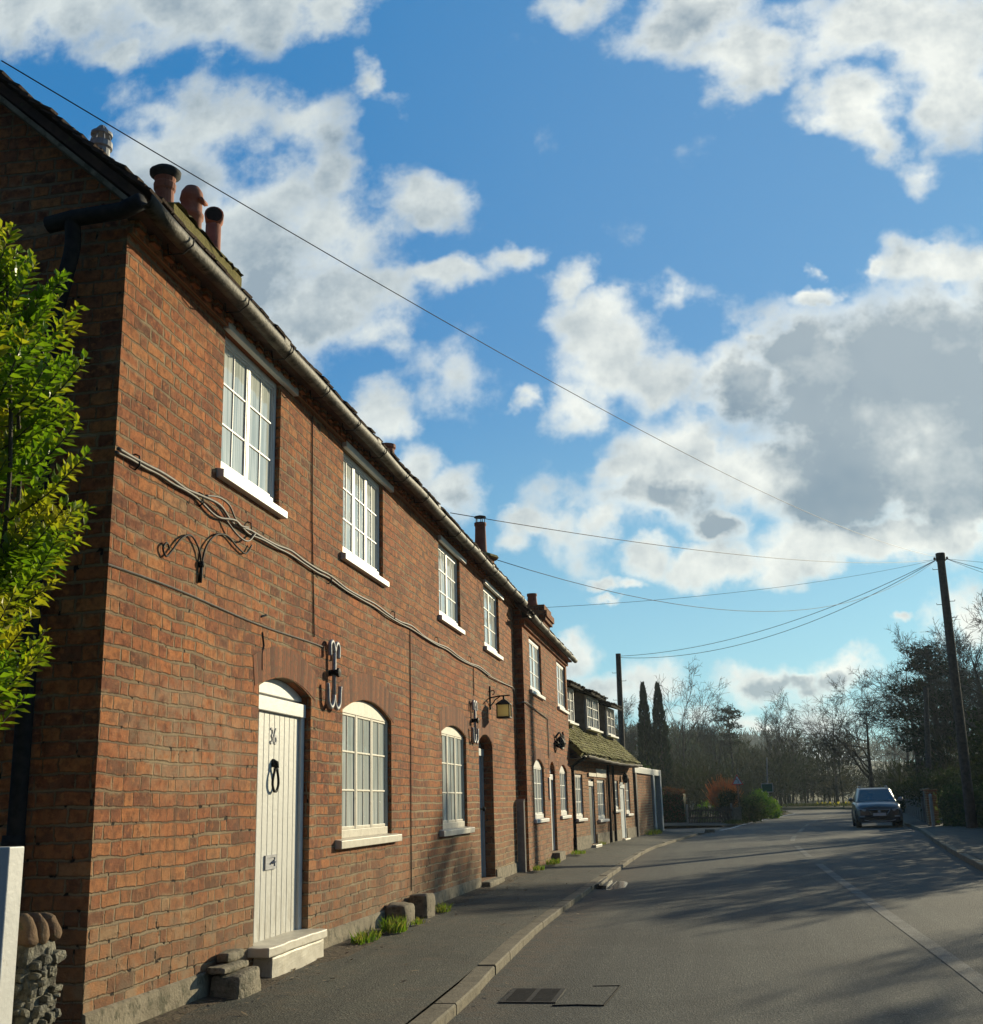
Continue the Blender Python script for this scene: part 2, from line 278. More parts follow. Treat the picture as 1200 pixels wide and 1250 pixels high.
def door_fn(g):
    p = opos(g); x, y, z = g.xyz(p)
    c = g.mix(g.noise(p, 5.0, 5, .6), (.50, .495, .45), (.585, .58, .53))
    d = g.m('MULTIPLY', g.ss(z, 1.05, .38), g.ss(g.noise(g.v('MULTIPLY', p, (1, 6, 1.6)), 3.0, 5, .7), .36, .66))
    c = g.mix(g.m('MULTIPLY', d, .6), c, (.30, .26, .19))
    ch = g.ss(g.noise(p, 26.0, 4, .7), .67, .70)
    c = g.mix(ch, c, (.25, .235, .215))
    sp = g.ss(g.noise(g.v('MULTIPLY', p, (1, 3, .5)), 3.0, 4, .7), .55, .75)
    c = g.mix(g.m('MULTIPLY', sp, .3), c, (.40, .37, .30))
    return pbsdf(g, c, .55, g.noise(p, 30.0, 4, .6), .003)
M['door36'] = mat('door_white_paint', door_fn)

def road_fn(c1, c2, patch, worn=True, side=False):
    def fn(g):
        p = wpos(g)
        fine = g.noise(p, 95.0, 4, .75); grit = g.n('TexVoronoi', {'feature': 'F1'}, {'Vector': p, 'Scale': 70.0}, None)
        c = g.mix(g.ss(fine, .30, .70), c1, c2)
        sp = g.xyz(grit.outputs['Color'])[0]
        c = g.mix(g.m('MULTIPLY', g.ss(sp, .86, .98), .5), c, (.17, .155, .125))
        c = g.mix(g.m('MULTIPLY', g.ss(sp, .16, .02), .55), c, (.012, .012, .012))
        px, py, _ = g.xyz(p)
        lane = g.noise(g.comb(g.m('MULTIPLY', px, 2.2), g.m('MULTIPLY', py, .10), 0.0), 1.0, 4, .6)
        big = g.noise(p, .55, 5, .62)
        c = g.mix(g.ss(lane, .44, .60), c, g.mix(1.0, c, patch, 'MULTIPLY'))
        c = g.mix(g.m('MULTIPLY', g.ss(big, .48, .62), .6), c, g.mix(1.0, c, (.58, .58, .58), 'MULTIPLY'))
        if side:
            c = g.mix(g.m('MULTIPLY', g.ss(g.noise(p, 2.6, 6, .7), .48, .7), .6), c, (.105, .075, .048))
            c = g.mix(g.ss(g.noise(p, 21.0, 3, .7), .74, .78), c, (.30, .24, .15))
        else:
            dirt = g.m('MULTIPLY', g.ss(px, -1.05, -1.75), g.ss(g.noise(p, 5.0, 5, .7), .35, .6))
            c = g.mix(g.m('MULTIPLY', dirt, .8), c, (.095, .068, .045))
        cr = g.n('TexVoronoi', {'feature': 'DISTANCE_TO_EDGE'}, {'Vector': g.v('ADD', g.v('MULTIPLY', p, (.9, .42, 0)), g.v('MULTIPLY', g.noise(p, 2.0, 4, .7, 1), (.8, .5, 0))), 'Scale': .55})
        crk = g.m('MULTIPLY', g.ss(cr, .006, .001), g.ss(g.noise(p, .35, 2, .5), .54, .6))
        c = g.mix(g.m('MULTIPLY', crk, .7), c, (.012, .012, .012))
        b = g.m('ADD', g.m('MULTIPLY', grit.outputs['Distance'], .8), fine)
        return pbsdf(g, c, .82, b, .008, .75, spec=.35)
    return fn
M['road'] = mat('asphalt', road_fn((.026, .028, .024), (.060, .062, .052), (1.38, 1.37, 1.32)))
M['pave'] = mat('footway_asphalt', road_fn((.032, .033, .025), (.070, .070, .054), (1.35, 1.33, 1.26), side=True))
def paintline_fn(g):
    p = wpos(g)
    f = g.ss(g.m('ADD', g.noise(p, 60.0, 4, .8), g.m('MULTIPLY', g.noise(p, 4.0, 4, .6), .6)), .70, .95)
    c = g.mix(f, (.062, .06, .05), (.155, .152, .135))
    return pbsdf(g, c, .8, g.noise(p, 95.0, 4, .75), .006)
M['line'] = mat('worn_road_paint', paintline_fn)
M['edge'] = mat('edge_paint', mottled((.45, .45, .43), (.6, .6, .58), 9, .7, .003, c3=(.15, .15, .14)))

M['soil'] = mat('soil', mottled((.05, .035, .022), (.11, .08, .05), 12, .95, .02, c3=(.09, .085, .03)))
M['meadow'] = mat('meadow_ground', mottled((.05, .065, .022), (.09, .085, .035), .3, .95, .03, 6, 3.0, c3=(.075, .055, .03)))
def leaf_fn(c1, c2, c3, scale=3.0, tr=.35, rough=.38):
    def fn(g):
        p = wpos(g)
        inf = g.n('NewGeometry', None, None, None).outputs['Random Per Island']
        c = g.mix(inf, c1, c2)
        c = g.mix(g.ss(g.noise(p, scale, 3, .6), .45, .62), c, c3)
        a = pbsdf(g, c, rough, spec=.45 if rough < .5 else .12)
        t = g.n('BsdfTranslucent', None, {'Color': g.mix(1.0, c, (1.5, 1.55, .8), 'MULTIPLY')})
        return g.n('MixShader', None, {0: tr, 1: a, 2: t})
    return fn
M['grass'] = mat('grass_blade', leaf_fn((.075, .15, .018), (.14, .22, .028), (.24, .22, .075), 9.0, .4, .7))
M['verge_grass'] = mat('verge_grass', leaf_fn((.035, .06, .014), (.06, .085, .02), (.10, .095, .03), 1.0, .2, .8))
M['leaf_bright'] = mat('privet_leaf', leaf_fn((.085, .175, .010), (.17, .27, .015), (.32, .31, .022), 2.6, .48))
M['leaf_green'] = mat('bright_leaf', leaf_fn((.06, .15, .016), (.11, .20, .028), (.15, .22, .045), 3.0, .4, .6))
M['leaf_dark'] = mat('evergreen_leaf', leaf_fn((.012, .026, .012), (.03, .05, .018), (.045, .055, .02), 1.5, .2, .75))
M['leaf_ivy'] = mat('ivy_leaf', leaf_fn((.022, .05, .016), (.05, .09, .03), (.10, .115, .05), 2.0, .25, .7))
M['leaf_copper'] = mat('copper_leaf', leaf_fn((.07, .028, .018), (.13, .05, .03), (.10, .06, .035), 2.0, .25, .7))
M['twig_orange'] = mat('orange_twig', leaf_fn((.44, .18, .085), (.54, .27, .15), (.46, .30, .19), 1.2, .5, .7))
M['twig'] = mat('bare_twig', mottled((.046, .041, .032), (.090, .075, .056), 1.2, .9, .003, c3=(.12, .105, .06)))
M['bark'] = mat('bark', mottled((.045, .04, .03), (.10, .085, .065), 4, .95, .02, c3=(.07, .08, .04)))
M['conifer'] = mat('conifer_needles', leaf_fn((.010, .022, .014), (.022, .04, .022), (.03, .045, .022), 1.0, .12, .8))
M['pine'] = mat('pine_needles', leaf_fn((.012, .02, .012), (.025, .035, .018), (.035, .035, .02), 1.0, .12, .8))
M['wood_mass'] = mat('far_wood', leaf_fn((.026, .028, .020), (.052, .048, .034), (.034, .044, .022), .06, .15, .9))
M['daff'] = mat('daffodil_yellow', leaf_fn((.45, .36, .02), (.55, .45, .03), (.12, .18, .03), 6.0))
M['carpaint'] = mat('grey_blue_car_paint', lambda g: pbsdf(g, g.mix(g.noise(opos(g), 3.0, 3, .5), (.020, .026, .031), (.03, .037, .043)), .30, spec=.6, metal=.35, **{'Coat Weight': .4, 'Coat Roughness': .12}))
M['carblack'] = mat('black_plastic', mottled((.010, .011, .012), (.02, .02, .021), 20, .5, .002))
M['carglass'] = mat('windscreen_glass', lambda g: pbsdf(g, g.mix(g.noise(opos(g), 2.0, 3, .6), (.012, .02, .024), (.04, .055, .06)), .05, spec=.8))
M['chrome'] = mat('chrome_trim', mottled((.5, .5, .5), (.6, .6, .6), 9, .2, .001, metal=.9))
M['lampglass'] = mat('headlamp_glass', mottled((.32, .36, .38), (.5, .53, .55), 30, .1, .002, spec=.8))
M['puddle'] = mat('puddle_water', lambda g: pbsdf(g, (.10, .11, .11), .16, spec=.9))
M['plate'] = mat('number_plate', mottled((.55, .56, .56), (.66, .66, .65), 20, .4, .001))
M['rubber'] = mat('tyre_rubber', mottled((.012, .012, .012), (.022, .022, .022), 20, .8, .003))
M['water'] = mat('gutter_water', lambda g: pbsdf(g, (.03, .035, .03), .04, g.noise(wpos(g), 9.0, 3, .5), .01, spec=.6))
M['sign_white'] = mat('sign_white', mottled((.80, .80, .80), (.85, .85, .85), 9, .4, .001))
M['sign_red'] = mat('sign_red', mottled((.50, .03, .03), (.56, .04, .04), 9, .4, .001))
M['sign_green'] = mat('sign_green', mottled((.0, .085, .055), (.0, .11, .07), 9, .35, .001))
M['sealant'] = mat('bitumen_sealant', mottled((.016, .015, .014), (.03, .028, .025), 20, .95, .004, spec=.1))
M['sign_black'] = mat('sign_black', mottled((.012, .012, .012), (.02, .02, .02), 9, .5, .001))
M['lantern_glass'] = mat('lantern_glass', lambda g: g.n('MixShader', None, {0: .65, 1: pbsdf(g, g.mix(g.noise(opos(g), 14.0, 4, .6), (.30, .27, .16), (.45, .41, .27)), .2), 2: g.n('BsdfTranslucent', None, {'Color': (.8, .72, .45, 1)})}))
M['coping'] = mat('old_coping_brick', mottled((.13, .075, .045), (.20, .13, .07), 9, .95, .012, c3=(.10, .09, .045)))
M['flint'] = mat('flint', mottled((.05, .048, .034), (.20, .185, .13), 14, .7, .02, c3=(.13, .095, .06)))

# ------------------------------------------------------------------ mesh helpers
class MB:
    def __init__(s): s.v = []; s.f = []; s.uv = None
    def add(s, vs, fs):
        b = len(s.v); s.v += [tuple(q) for q in vs]; s.f += [tuple(b + i for i in f) for f in fs]
    def box(s, a0, a1, b0, b1, c0, c1, T=None):
        vs = [Vector((x, y, z)) for x in (a0, a1) for y in (b0, b1) for z in (c0, c1)]
        if T is not None: vs = [T @ q for q in vs]
        s.add(vs, [(0, 1, 3, 2), (4, 6, 7, 5), (0, 4, 5, 1), (2, 3, 7, 6), (0, 2, 6, 4), (1, 5, 7, 3)])
    def tube(s, pts, r, n=6, cap=True, flat=1.0):
        pts = [Vector(p) for p in pts]; m = len(pts)
        rs = r if isinstance(r, (list, tuple)) else [r] * m
        up = None; b = len(s.v); ring = []
        for i, p in enumerate(pts):
            d = (pts[min(i + 1, m - 1)] - pts[max(i - 1, 0)])
            if d.length < 1e-9: d = Vector((0, 0, 1))
            d.normalize()
            if up is None:
                up = Vector((0, 0, 1)) if abs(d.z) < .9 else Vector((1, 0, 0))
            a = d.cross(up)
            if a.length < 1e-6: a = d.cross(Vector((0, 1, 0.1)))
            a.normalize(); up = a.cross(d).normalized()
            for k in range(n):
                t = 2 * math.pi * k / n
                s.v.append(tuple(p + (a * math.cos(t) * flat + up * math.sin(t)) * rs[i]))
        for i in range(m - 1):
            for k in range(n):
                k2 = (k + 1) % n
                s.f.append((b + i * n + k, b + i * n + k2, b + (i + 1) * n + k2, b + (i + 1) * n + k))
        if cap and n > 2:
            s.f.append(tuple(b + k for k in range(n))[::-1]); s.f.append(tuple(b + (m - 1) * n + k for k in range(n)))
    def lathe(s, c, prof, n=16, T=None, cap=True):
        b = len(s.v); c = Vector(c)
        for (r, z) in prof:
            for k in range(n):
                t = 2 * math.pi * k / n
                q = Vector((r * math.cos(t), r * math.sin(t), z))
                if T is not None: q = T @ q
                s.v.append(tuple(c + q))
        for i in range(len(prof) - 1):
            for k in range(n):
                k2 = (k + 1) % n
                s.f.append((b + i * n + k, b + i * n + k2, b + (i + 1) * n + k2, b + (i + 1) * n + k))
        if cap:
            s.f.append(tuple(b + k for k in range(n))[::-1]); s.f.append(tuple(b + (len(prof) - 1) * n + k for k in range(n)))
    def prism(s, poly, f, h0, h1):                        # poly: 2-D points; f(a,b,h) -> 3-D
        n = len(poly)
        vs = [f(a, b, h0) for a, b in poly] + [f(a, b, h1) for a, b in poly]
        s.add(vs, [tuple(range(n))[::-1], tuple(range(n, 2 * n))] + [(i, (i + 1) % n, n + (i + 1) % n, n + i) for i in range(n)])
    def quad(s, *p): s.add(p, [tuple(range(len(p)))])
    def build(s, name, m, parent=None, smooth=False, bevel=0.0, loc=None, recalc=True):
        me = bpy.data.meshes.new(name); me.from_pydata(s.v, [], s.f)
        if recalc:
            import bmesh
            bm = bmesh.new(); bm.from_mesh(me); bmesh.ops.recalc_face_normals(bm, faces=bm.faces); bm.to_mesh(me); bm.free()
        if s.uv:
            ul = me.uv_layers.new(name='UVMap')
            for lp in me.loops: ul.data[lp.index].uv = s.uv[lp.vertex_index]
        me.materials.append(m if not isinstance(m, str) else M[m])
        if smooth:
            for p in me.polygons: p.use_smooth = True
        me.update()
        o = bpy.data.objects.new(name, me); COL.objects.link(o)
        if parent is not None: o.parent = parent
        if loc is not None: o.location = loc
        if bevel:
            bv = o.modifiers.new('bevel', 'BEVEL'); bv.width = bevel; bv.segments = 2; bv.limit_method = 'ANGLE'
        return o
def tag(o, label=None, cat=None, group=None, kind=None):
    if label: o['label'] = label
    if cat: o['category'] = cat
    if group: o['group'] = group
    if kind: o['kind'] = kind
    return o
def thing(name, label, cat, loc=(0, 0, 0), rz=0.0, group=None):
    o = bpy.data.objects.new(name, None); COL.objects.link(o); o.empty_display_size = .2
    o.location = loc; o.rotation_euler = (0, 0, rz)
    return tag(o, label, cat, group)
def copy_tree(o, parent=None):
    c = o.copy(); COL.objects.link(c)
    if parent is not None: c.parent = parent
    for ch in list(o.children): copy_tree(ch, c)
    return c
def lerp(a, b, t): return a + (b - a) * t
def catmull(pts, n=6):
    pts = [Vector(p) for p in pts]; out = []
    P = [pts[0] * 2 - pts[1]] + pts + [pts[-1] * 2 - pts[-2]]
    for i in range(1, len(P) - 2):
        for k in range(n):
            t = k / n
            out.append(.5 * ((2 * P[i]) + (P[i + 1] - P[i - 1]) * t + (2 * P[i - 1] - 5 * P[i] + 4 * P[i + 1] - P[i + 2]) * t * t + (3 * P[i] - P[i - 1] - 3 * P[i + 1] + P[i + 2]) * t ** 3))
    out.append(pts[-1]); return out
def interp(tab, x):
    if x <= tab[0][0]: return tab[0][1]
    for (a, va), (b, vb) in zip(tab, tab[1:]):
        if x <= b: return lerp(va, vb, (x - a) / (b - a))
    return tab[-1][1]

# ------------------------------------------------------------------ ground, road, footways
def struct(mb, name, m, **k): return tag(mb.build(name, m, **k), kind='structure')
LK = [(-1.6, -25), (-1.72, 5), (-1.8, 9.6), (-1.9, 13), (-1.9, 18), (-1.86, 21), (-1.72, 32.5), (-1.05, 41), (-.5, 46.5), (.1, 50.5), (.9, 57.5), (1.65, 64.7), (4.1, 83), (6.6, 100), (6.9, 106), (5.5, 113), (1, 120), (-8, 126), (-30, 135)]
RK = [(4.2, -25), (4.25, 5), (4.3, 9.6), (4.35, 13), (4.45, 18), (4.5, 21), (5.8, 32.5), (6.9, 41), (7.6, 46.5), (8.0, 50.5), (8.7, 57.5), (9.5, 64.7), (12, 83), (14.6, 100), (15, 108), (13.5, 120), (8, 130), (-4, 138), (-28, 148)]
def lk(y): return interp([(b, a) for a, b in LK[:14]], y)
def rk(y): return interp([(b, a) for a, b in RK[:14]], y)
g = MB(); g.quad((-2500, -300, -.06), (2500, -300, -.06), (2500, 4000, -.06), (-2500, 4000, -.06)); struct(g, 'ground', 'meadow')
rd = MB()
Ls = catmull([(a, b, 0) for a, b in LK], 5); Rs = catmull([(a, b, 0) for a, b in RK], 5)
for i in range(len(Ls) - 1): rd.quad(Ls[i], Rs[i], Rs[i + 1], Ls[i + 1])
struct(rd, 'road', 'road')
sr = MB(); sr.quad((-40, 50.2, -.004), (-3, 50.0, -.004), (.3, 49.0, -.004), (1.4, 58.4, -.004), (-3, 57.4, -.004), (-40, 57.6, -.004)); struct(sr, 'side_road', 'road')
def zf(y): return interp([(6, .15), (12, .17), (20, .18), (27, .24), (34, .25), (46, .25)], y)
def facade_x(y):
    if y < 6.2: return -3.2
    if y < 21.3: return -3.4
    if y < 28.4: return -3.235
    return -3.3 + .0787 * (y - 28)
KW = .15
pv = MB(); ys = [-25, -10, 0, 4, 6.16, 6.18, 9, 12, 15, 18, 21.2, 21.4, 25, 28.2, 28.5, 32, 36, 40, 43, 46.4]
prev = None
for y in ys:
    xi = facade_x(y) - (.35 if y > 6.17 else 0); xo = lk(y) - KW + .01
    mid = lerp(xi, xo, .5)
    row = [(xi, y, zf(y)), (mid, y, lerp(zf(y), .078, .5) + .004), (xo, y, .074)]
    if prev:
        for a in range(2): pv.quad(prev[a], prev[a + 1], row[a + 1], row[a])
    prev = row
# rounded end of the footway at the side road
e0 = prev; pv.quad(e0[0], e0[1], (-1.9, 48.7, .16), (-2.6, 48.9, .2)); pv.quad(e0[1], e0[2], (-.95, 47.6, .074), (-1.9, 48.7, .12))
struct(pv, 'pavement', 'pave')
def pave_z(x, y):
    xi = facade_x(y) - .35; xo = lk(y) - KW; md = (xi + xo) / 2; zm = lerp(zf(y), .078, .5) + .004
    return lerp(zf(y), zm, (x - xi) / (md - xi)) if x < md else lerp(zm, .074, (x - md) / (xo - md))
def kerb(path, h, w, name, jl=.92, seed=1):
    rng = random.Random(seed); mb = MB(); acc = []
    pts = catmull([(a, b, 0) for a, b in path], 14)
    L = [0]
    for a, b in zip(pts, pts[1:]): L.append(L[-1] + (b - a).length)
    def at(d):
        for i in range(len(L) - 1):
            if d <= L[i + 1]:
                t = (d - L[i]) / max(1e-9, L[i + 1] - L[i]); return pts[i].lerp(pts[i + 1], t), (pts[i + 1] - pts[i]).normalized()
        return pts[-1], (pts[-1] - pts[-2]).normalized()
    d = 0
    while d < L[-1] - .2:
        e = min(L[-1], d + jl * rng.uniform(.9, 1.1)); a, ta = at(d + .003); b, tb = at(e - .003)
        na = Vector((-ta.y, ta.x, 0)) * w; nb = Vector((-tb.y, tb.x, 0)) * w
        j = rng.uniform(-.008, .008); hz = h + rng.uniform(-.007, .007); ja = Vector((j, 0, 0))
        ch = .012
        sec = lambda p, n_: [p + ja + Vector((0, 0, -.03)), p + ja + Vector((0, 0, hz - ch)), p + ja + n_ * .06 + Vector((0, 0, hz)), p + ja + n_ + Vector((0, 0, hz)), p + ja + n_ + Vector((0, 0, -.03))]
        A, B = sec(a, na), sec(b, nb)
        mb.add(A + B, [(0, 1, 2, 3, 4)[::-1], (5, 6, 7, 8, 9)] + [(i, i + 1, i + 6, i + 5) for i in range(4)])
        d = e
    return struct(mb, name, 'kerb')
kerb(LK[:8] + [(-.55, 46.2), (-.45, 47.2), (-.9, 48.6), (-2.2, 49.5), (-7, 50.1), (-14, 50.2)], .072, KW, 'kerb')
rkp = [(a, b) for a, b in RK[:15]][::-1]
kerb(rkp, .11, .14, 'kerb', seed=2)
rp = MB(); prev = None
for y in [-25, 0, 10, 20, 26, 32, 38, 44, 50, 57, 65, 75, 85, 95, 104]:
    x = rk(y) + .13; row = [(x, y, .105), (x + 1.75, y, .14), (x + 9, y, .2)]
    if prev: rp.quad(prev[0], prev[1], row[1], row[0])
    prev = row
struct(rp, 'pavement', 'pave')
rv = MB(); prev = None
for y in [-25, 0, 10, 20, 26, 32, 38, 44, 50, 57, 65, 75, 85, 95, 104, 112]:
    x = rk(y) + 1.87; row = [(x, y, .13), (x + 3, y, .22), (x + 40, y, .5)]
    if prev:
        for a in range(2): rv.quad(prev[a], prev[a + 1], row[a + 1], row[a])
    prev = row
struct(rv, 'verge', 'meadow')
# verge on the far corner of the side road
vg = MB(); prev = None
for (x, y) in [(.6, 58.6), (1.0, 60.5), (1.65, 64.7), (2.8, 73), (4.1, 83), (6.2, 98), (6.5, 105), (5.2, 111.5), (1, 118), (-8, 124), (-30, 132)]:
    t = max(0, min(1, (y - 100) / 15)); inn = (x - 1.3 * (1 - t) - .2, y - 1.2 * t - .3)
    row = [(x - .02, y, .0), (x - .06, y, .085), (*inn, .13), (inn[0] - 30, inn[1] - .5, .3)]
    if prev:
        for a in range(3): vg.quad(prev[a], prev[a + 1], row[a + 1], row[a])
    prev = row
vg.quad((.6, 58.6, 0), (.54, 58.6, .085), (-30, 58.4, .1), (-30, 58.2, 0))
struct(vg, 'verge', 'soil')
# far verge at the outside of the bend
fv = MB(); prev = None
for (x, y) in [(15.2, 106), (15.2, 110), (13.7, 121), (8.2, 131), (-4, 139.2), (-28, 149.2)]:
    row = [(x, y, .0), (x + .1, y + .1, .15), (x + 3, y + 6, .45), (x + 30, y + 60, 1.2)]
    if prev:
        for a in range(3): fv.quad(prev[a], prev[a + 1], row[a + 1], row[a])
    prev = row
struct(fv, 'verge', 'meadow')
# worn centre line: a line broken by wear
CL = [(1.80, 8.0), (1.87, 9.8), (1.97, 16.5), (2.12, 25.3), (2.3, 33), (2.6, 40), (3.6, 50), (4.9, 62), (7.6, 82)]
cp = catmull([(a, b, 0.004) for a, b in CL], 8)
cl = MB()
for i in range(len(cp) - 1):
    a, b = cp[i], cp[i + 1]
    if a.y > 19 and (int(a.y / 3.1) % 3 == 2): continue
    cl.quad(a + Vector((-.075, 0, 0)), a + Vector((.075, 0, 0)), b + Vector((.075, 0, 0)), b + Vector((-.075, 0, 0)))
tag(cl.build('road_marking', 'line'), 'worn white centre line along the middle of the road', 'road marking', kind='structure')
el = MB(); ep = catmull([(.35, 53, .005), (1.0, 57.5, .005), (1.78, 64.7, .005), (4.25, 83, .005), (6.7, 99, .005)], 10)
for i in range(len(ep) - 1):
    if i % 3 == 2 and i < 26: continue
    a, b = ep[i], ep[i + 1]; el.quad(a, a + Vector((.16, 0, 0)), b + Vector((.16, 0, 0)), b)
tag(el.build('edge_marking', 'edge'), 'broken white edge line across the side road mouth', 'road marking', kind='structure')
# patch of newer asphalt round the gully grate, edged with dark sealant
pt = MB()
pt.quad((-1.14, 8.42, .004), (-.80, 8.42, .004), (-.76, 9.26, .004), (-1.10, 9.24, .004))
struct(pt, 'road_patch', 'road')
sl_ = MB(); sl_.tube([(-1.15, 8.40, .003), (-.98, 8.43, .003), (-.80, 8.41, .003), (-.775, 8.8, .003), (-.75, 9.27, .003), (-.95, 9.25, .002)], .007, 5)
struct(sl_, 'road_sealant', 'sealant')
gg = thing('gully_grate', 'black iron drain grate set in the road beside the kerb', 'drain grate', (-1.34, 8.82, 0))
f_ = MB(); W_, D_ = .20, .31
for a in [(-W_, -W_ + .035, -D_, D_), (W_ - .035, W_, -D_, D_), (-W_ + .035, W_ - .035, -D_, -D_ + .035), (-W_ + .035, W_ - .035, D_ - .035, D_), (-.016, .016, -D_ + .035, D_ - .035)]:
    f_.box(a[0], a[1], a[2], a[3], -.02, .009)
f_.build('frame', 'black', gg)
b_ = MB()
for k in range(13):
    y = -D_ + .045 + k * (2 * D_ - .1) / 12.6
    for x0, x1 in ((-W_ + .036, -.017), (.017, W_ - .036)): b_.box(x0, x1, y, y + .022, -.015, .010)
b_.build('bar', 'black', gg)
h_ = MB(); h_.quad((-W_ + .03, -D_ + .03, .002), (W_ - .03, -D_ + .03, .002), (W_ - .03, D_ - .03, .002), (-W_ + .03, D_ - .03, .002)); h_.build('dark_pit_sheet', 'sealant', gg)  # flat dark sheet painted in for the shaded depth below the bars
kd = thing('kerb_drain', 'wet iron kerb drain inlet glinting at the pavement edge', 'drain', (-1.80, 20.1, 0))
k_ = MB()
for q in range(3): k_.box(-.05 + q * .08, -.015 + q * .08, -.85, .85, .0, .074 - .032 * q)
k_.box(-.06, .10, -.86, -.85, 0, .05); k_.build('grate_bars', 'gutter', kd)
pd = MB()
pd.prism([(.2 + .22 * math.cos(t * .5236) * (1 + .2 * math.sin(3 * t)) + .02, 1.1 * math.sin(t * .5236)) for t in range(12)], lambda a, b, h: (a - 1.86, b + 20.0, h), .0005, .005)
tag(pd.build('puddle', 'puddle'), 'small puddle of water by the kerb drain', 'puddle', kind='structure')

# ------------------------------------------------------------------ building kit: local axes n (out of the facade), s (along it), z (up)
def arc_pts(s0, s1, zs, zc, n=14):
    w = (s1 - s0) / 2; r = max(zc - zs, 1e-4); Rr = (w * w + r * r) / (2 * r); c = (s0 + s1) / 2; zo = zc - Rr
    a = math.asin(min(1, w / Rr)) if r <= w else math.pi - math.asin(w / Rr)
    return [(c + Rr * math.sin(lerp(-a, a, k / n)), zo + Rr * math.cos(lerp(-a, a, k / n))) for k in range(n + 1)]
def facade(mb, s0, s1, z0, z1, ops, depth=.32):
    """front wall face at n=0 with openings (a,b,zb,zs,zc): sill height, springing, crown"""
    ss = sorted({s0, s1, *[o[0] for o in ops], *[o[1] for o in ops]})
    zz = sorted({z0, z1, *[o[2] for o in ops], *[o[4] for o in ops]})
    for a, b in zip(ss, ss[1:]):
        for c, d in zip(zz, zz[1:]):
            ms, mz = (a + b) / 2, (c + d) / 2
            if any(o[0] < ms < o[1] and o[2] < mz < o[4] for o in ops): continue
            mb.quad((0, a, c), (0, b, c), (0, b, d), (0, a, d))
    for (a, b, zb, zs, zc) in ops:
        if zc - zs > .01:
            ap = arc_pts(a, b, zs, zc)
            h = len(ap) // 2
            L_ = [(a, zs)] + ap[1:h + 1] + [(a, zc)]; R_ = ap[h:-1] + [(b, zs), (b, zc)]
            # fan the spandrels into triangles against their outer corner
            for i in range(h): mb.quad((0, ap[i][0], ap[i][1]), (0, ap[i + 1][0], ap[i + 1][1]), (0, a, zc))
            for i in range(h, len(ap) - 1): mb.quad((0, ap[i][0], ap[i][1]), (0, ap[i + 1][0], ap[i + 1][1]), (0, b, zc))
            top = ap
        else: top = [(a, zc), (b, zc)]
        for p, q in zip(top, top[1:]): mb.quad((0, p[0], p[1]), (0, q[0], q[1]), (-depth, q[0], q[1]), (-depth, p[0], p[1]))
        mb.quad((0, a, zb), (0, a, top[0][1]), (-depth, a, top[0][1]), (-depth, a, zb))
        mb.quad((0, b, zb), (-depth, b, zb), (-depth, b, top[-1][1]), (0, b, top[-1][1]))
        mb.quad((0, a, zb), (-depth, a, zb), (-depth, b, zb), (0, b, zb))
def arch_bricks(root, s0, s1, zs, zc, h=.24, over=.10, proud=.004):
    ap = arc_pts(s0 - over, s1 + over, zs - (zc - zs) * .12, zc + .004, 22)
    mb = MB(); mb.uv = []; L_ = 0
    c = (s0 + s1) / 2
    for i, (s, z) in enumerate(ap):
        if i: L_ += math.hypot(s - ap[i - 1][0], z - ap[i - 1][1])
        t = (s - c) / (s1 - s0); e = (s + t * h * .35, z + h * (1 - .25 * t * t))
        mb.v += [(proud, s, z), (proud, *e), (-.03, s, z), (-.03, *e)]; mb.uv += [(L_, 0), (L_, h), (L_, .02), (L_, h)]
    for i in range(len(ap) - 1):
        a = i * 4; mb.f += [(a, a + 4, a + 5, a + 1), (a + 1, a + 5, a + 7, a + 3), (a, a + 2, a + 6, a + 4)]
    return mb.build('arch', 'arch', root, recalc=False)
